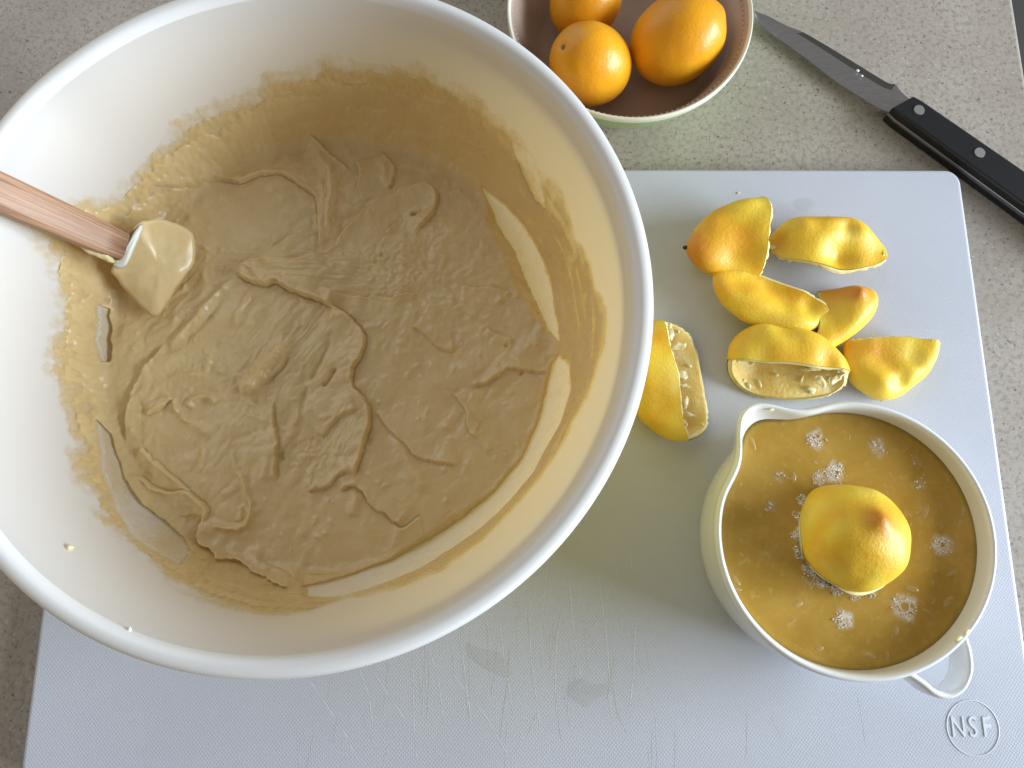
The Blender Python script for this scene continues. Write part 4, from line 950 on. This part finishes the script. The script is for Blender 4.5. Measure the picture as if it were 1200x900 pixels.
# body of the liquid down to the jug's floor
base = len(v)
for (r_, z_) in ((.0536, -.008), (.0526, -.018), (.0505, -.028), (.0465, -.0335), (.0002, -.0365)):
    for j in range(ns): ph = 2 * math.pi * j / ns; v.append((r_ * math.cos(ph), r_ * math.sin(ph), z_))
prev = rn * ns
for k in range(5):
    b0 = base + k * ns
    for j in range(ns): f.append((prev + j, b0 + j, b0 + (j + 1) % ns, prev + (j + 1) % ns))
    prev = b0
juice = mesh_obj('lemon_juice', v, f, M['juice'], loc=(JX, JY, LV)); tag(juice, 'cloudy amber lemon juice with foam bubbles filling the jug', 'juice')
r3 = random.Random(11)
def foam(c, rad, big, dens, film=True):
    root = empty('foam_patch', (0, 0, 0)); root.parent = juice
    cx, cy = c[0] - JX, c[1] - JY
    if film:
        fv = []; ff = []; m = 48; rn_ = 16; sd = r3.uniform(0, 9); fade = []; st_ = min(1, dens / 60) * .75
        for l_ in range(rn_ + 1):
            t = 1.15 * l_ / rn_
            for k in range(m):
                a = 2 * math.pi * k / m; q = t * rad * (1 + .45 * mnoise.noise(Vector((math.cos(a) * 1.4 + sd, math.sin(a) * 1.4, sd)))); x, y = cx + q * math.cos(a), cy + q * math.sin(a)
                fv.append((x, y, .0003 - .0001 * t)); w = st_ * float(1 - sst(.45, 1.12, t))
                for (dx, dy, r_) in big:
                    w *= float(sst(.75, 1.0, math.hypot(x - cx - dx * rad, y - cy - dy * rad) / r_))
                fade.append(w)
        for l_ in range(rn_):
            for k in range(m): ff.append((l_ * m + k, (l_ + 1) * m + k, (l_ + 1) * m + (k + 1) % m, l_ * m + (k + 1) % m))
        ob = mesh_obj('foam_film', fv, ff, M['foam'], root, loc=(0, 0, 0))
        ob.data.attributes.new('fade', 'FLOAT', 'POINT').data.foreach_set('value', fade)
    bigs = []
    bb = bmesh.new()
    for (dx, dy, r_) in big:
        x, y = cx + dx * rad, cy + dy * rad; bigs.append((x, y, r_))
        bmesh.ops.create_uvsphere(bb, u_segments=20, v_segments=10, radius=r_, matrix=Matrix.Translation((x, y, .0002)) @ Matrix.Diagonal((1, 1, .6, 1)))
    if big: bm_obj('bubbles', bb, M['bubble'], None).parent = root
    else: bb.free()
    mb = bmesh.new(); cnt = 0
    for _ in range(dens * 4):
        if cnt >= dens * .15: break
        a = r3.uniform(0, 6.28); q = rad * math.sqrt(r3.random()) * 1.02; x = cx + q * math.cos(a); y = cy + q * math.sin(a); s = r3.uniform(.00018, .00042)
        if any((x - bx_) ** 2 + (y - by_) ** 2 < (br + s * .5) ** 2 for bx_, by_, br in bigs): continue
        bmesh.ops.create_icosphere(mb, subdivisions=1, radius=s, matrix=Matrix.Translation((x, y, .0002 + s * .3))); cnt += 1
    for (bx_, by_, br) in bigs:
        m = 20
        for k in range(m):
            a = 2 * math.pi * k / m
            if r3.random() < .7: continue
            bmesh.ops.create_icosphere(mb, subdivisions=1, radius=r3.uniform(.00016, .0003), matrix=Matrix.Translation((bx_ + br * math.cos(a), by_ + br * math.sin(a), .0003)))
    bm_obj('micro_foam', mb, M['micro'], None).parent = root
def rb(n_, lo, hi, sp=.55): return [(r3.uniform(-sp, sp), r3.uniform(-sp, sp), r3.uniform(lo, hi)) for _ in range(n_)]
foam(Q([(0.1327,0.0507)]), .0046, [(-.25, .15, .0008), (.2, .3, .0010), (.35, -.15, .0008), (-.1, -.3, .0006), (.1, -.5, .0006), (-.45, -.1, .0005)], 70)
foam(Q([(0.15918,0.04732)]), .0048, rb(4, .0003, .0006), 26)
foam(Q([(0.13955,0.03617)]), .0052, rb(8, .0005, .0010, .7), 80)
foam(Q([(0.1327,0.03396)]), .0035, rb(4, .0004, .0008, .7), 40)
foam(Q([(0.18193,0.00581)]), .0052, [(.1, -.05, .0011), (-.2, .2, .0006), (.3, .3, .0005)], 75)
foam(Q([(0.1635,-0.01959)]), .0062, [(0, 0, .0021), (.48, .05, .0012), (.1, .5, .0006), (-.35, -.2, .0007), (.35, -.4, .0008), (-.5, .2, .0005), (0, -.5, .0006)], 95)
foam(Q([(0.13746,-0.02436)]), .0046, rb(7, .0004, .0008), 80)
foam(Q([(0.11116,0.02192)]), .0030, rb(3, .0003, .0005), 18)
foam(Q([(0.11507,0.0347)]), .0032, rb(2, .0003, .0006), 10)
foam(Q([(0.17586,0.03102)]), .0030, rb(3, .0003, .0005), 14)
foam(Q([(0.17559,0.04135)]), .0030, [], 8)
for (x_, y_), r_ in zip([(0.1249,0.02446),(0.12247,0.01723),(0.12152,0.01007),(0.12196,0.00228),(0.125,-0.00439),(0.12962,-0.00891),(0.13577,-0.01203),(0.14272,-0.0141),(0.14989,-0.01376)], (.0026, .0024, .0030, .0034, .0030, .0034, .0030, .0028, .0022)):
    foam((x_, y_), r_, rb(5, .0004, .0009, .8), 60)
# pulp sacs drifting at the surface
pb = bmesh.new()
bits = [(p, 1.6) for p in [(0.10501,0.04919),(0.1193,0.06054),(0.18512,-0.00613),(0.1235,-0.00926),(0.12592,-0.0103),(0.18224,-0.01754),(0.17317,-0.02198),(0.09384,-0.00857),(0.09359,-0.01237),(0.15424,-0.03949),(0.1466,-0.03882),(0.15886,-0.02944),(0.11916,-0.01857),(0.12165,0.03396),(0.16718,-0.01237),(0.1082,0.00157),(0.19347,0.01939),(0.17704,0.01939),(0.12649,-0.03616)]]
for _ in range(48):
    a = r3.uniform(0, 6.28); q = .0505 * math.sqrt(r3.random()); bits.append(((JX + q * math.cos(a), JY + q * math.sin(a)), r3.uniform(.35, .9)))
for (p, s) in bits:
    mt = Matrix.Translation((p[0] - JX, p[1] - JY, -.0001)) @ Matrix.Rotation(r3.uniform(0, 3.1), 4, 'Z') @ Matrix.Diagonal((r3.uniform(1.3, 2.6) * s, r3.uniform(.7, 1.1) * s, .42 * s, 1))
    bmesh.ops.create_icosphere(pb, subdivisions=2, radius=.0009, matrix=mt)
o = bm_obj('pulp_sacs', pb, M['seedy'], None); o.parent = juice; tag(o, kind='stuff')
# lemon half floating dome-up in the juice
def dome(label, c, rad, hgt, axis, zbase):
    root = empty('squeezed_lemon_half', (c[0], c[1], zbase)); ax_ = Vector(axis).normalized(); q = ax_.to_track_quat('Z', 'Y')
    NA, NP = 40, 90; v = []; f = []; bl = []
    for i in range(NA + 1):
        a = (i / NA) * (math.pi / 2 + .25)
        for j in range(NP):
            ph = 2 * math.pi * j / NP
            p = Vector((rad * math.sin(a) * math.cos(ph), rad * math.sin(a) * math.sin(ph), hgt * math.cos(a)))
            p.z += .0030 * math.exp(-(a / .22) ** 2)
            k = 1 + .10 * mnoise.noise(p * 48 + Vector((2, 5, 1))) + .015 * mnoise.noise(p * 120); p *= k
            v.append(q @ p); bl.append(min(1, .9 * math.exp(-(a / .36) ** 2)))
    for i in range(NA):
        for j in range(NP): f.append((i * NP + j, (i + 1) * NP + j, (i + 1) * NP + (j + 1) % NP, i * NP + (j + 1) % NP))
    o = mesh_obj('rind', v, f, M['rind'], root, loc=(0, 0, 0))
    o.data.attributes.new('blush', 'FLOAT', 'POINT').data.foreach_set('value', bl)
    last = v[NA * NP:]; pv = []; pf = []
    for (s, dz) in ((1.0, .0002), (1.06, .0008), (1.085, -.0004), (1.0, -.003), (.86, .001)):
        for j, p in enumerate(last):
            k = 1 + (s - 1) * (.55 + .9 * mnoise.noise(Vector((j * .11, 3, 0))) + .5 * math.cos(2 * math.pi * j / NP - 3.7)) + .012 * mnoise.noise(Vector((j * .31, s * 9, 0))); pv.append((p.x * k, p.y * k, p.z + dz))
    for i in range(4):
        for j in range(NP): pf.append((i * NP + j, (i + 1) * NP + j, (i + 1) * NP + (j + 1) % NP, i * NP + (j + 1) % NP))
    mesh_obj('pith', pv, pf, M['pith_edge'], root, loc=(0, 0, 0))
    tag(root, label, 'lemon half'); return root
cd = [(0.14263,0.00921)][0]
dome('squeezed lemon half floating dome up in the juice', cd, .0222, .0200, (.20, .30, 1), .0535)

# ------------------------------------------------------------------ small marks: juice stains on the board, specks
def puddle(pts, name, label):
    ol = crom3([(*p, 0) for p in pts], 8, True); c = sum(ol) / len(ol); n = len(ol); v = [(c[0], c[1], BZ + .0005)]; f = []
    for s, h in ((.6, .00045), (.9, .0003), (1.0, .00002)):
        for p in ol: q = c + (p - c) * s; v.append((q[0], q[1], BZ + h))
    for j in range(n): f.append((0, 1 + j, 1 + (j + 1) % n))
    for k in range(2):
        for j in range(n): f.append((1 + k * n + j, 1 + (k + 1) * n + j, 1 + (k + 1) * n + (j + 1) % n, 1 + k * n + (j + 1) % n))
    o = mesh_obj(name, v, f, M['wet']); tag(o, label, 'stain'); return o
puddle([(-0.02053,-0.03756),(-0.01498,-0.04056),(-0.00788,-0.04131),(-0.00314,-0.04505),(0.0,-0.05173),(-0.00391,-0.05321),(-0.01097,-0.05025),(-0.01728,-0.04654),(-0.02126,-0.04206)], 'juice_stain', 'pale drying juice stain on the board beside the bowl rim')
puddle([(0.02655,-0.05542),(0.03206,-0.05357),(0.03631,-0.05578),(0.04371,-0.05652),(0.04517,-0.05982),(0.03889,-0.06201),(0.03491,-0.06601),(0.02951,-0.0642),(0.02492,-0.05982)], 'juice_stain', 'small ragged juice stain on the board away from the bowl')
puddle([(0.14826,0.18334),(0.15472,0.18529),(0.16031,0.18237),(0.15683,0.17848),(0.15052,0.178)], 'juice_stain', 'faint damp mark on the board above the dented lemon half')
def speck(p, r_, sc_, mtl, name, label, rot=0):
    bm = bmesh.new(); bmesh.ops.create_icosphere(bm, subdivisions=3, radius=r_, matrix=Matrix.Rotation(R(rot), 4, 'Z') @ Matrix.Diagonal((*sc_, 1)))
    for w in bm.verts: w.co += Vector(mnoise.noise_vector(w.co * 700 + Vector(p) * 50)) * r_ * .25
    o = bm_obj(name, bm, mtl); o.location = p; tag(o, label, 'speck'); return o
def wallpt(x, y):
    r_ = math.hypot(x - BX, y - BY); return float(np.interp(r_, inner_r, inner_z))
def on_wall(l):
    x, y = l[0] / 1000 + BX, l[1] / 1000 + BY; return (x, y, wallpt(x, y) + .0004)
speck(on_wall([(-76.6,-89.1)][0]), .0016, (1.1, .8, .8), M['glob'], 'batter_speck', 'yellow batter speck on the white bowl wall')
speck(on_wall([(-44.1,-116.5)][0]), .0013, (.6, 1.6, .6), M['whitefleck'], 'batter_speck', 'whitish fleck just below the bowl rim')
speck((*[(0.17885,-0.03119)][0], .0603), .0011, (1.6, .8, .6), M['pulp'], 'pulp_speck', 'whitish pulp fleck on the jug rim above the handle', 20)
speck((*[(0.18261,-0.02857)][0], .0603), .0009, (1.7, .8, .6), M['pulp'], 'pulp_speck', 'tiny pulp fleck on the outer jug edge over the handle', 30)
speck((*[(0.11124,0.06262)][0], .0595), .0012, (1.5, .9, .5), M['pulp'], 'pulp_speck', 'pulp fleck on the jug spout', 20)
speck((*[(0.11956,0.18814)][0], .0102), .0006, (1.5, .9, .5), M['pulp'], 'pulp_speck', 'tiny pulp fleck on the bare board', 20)
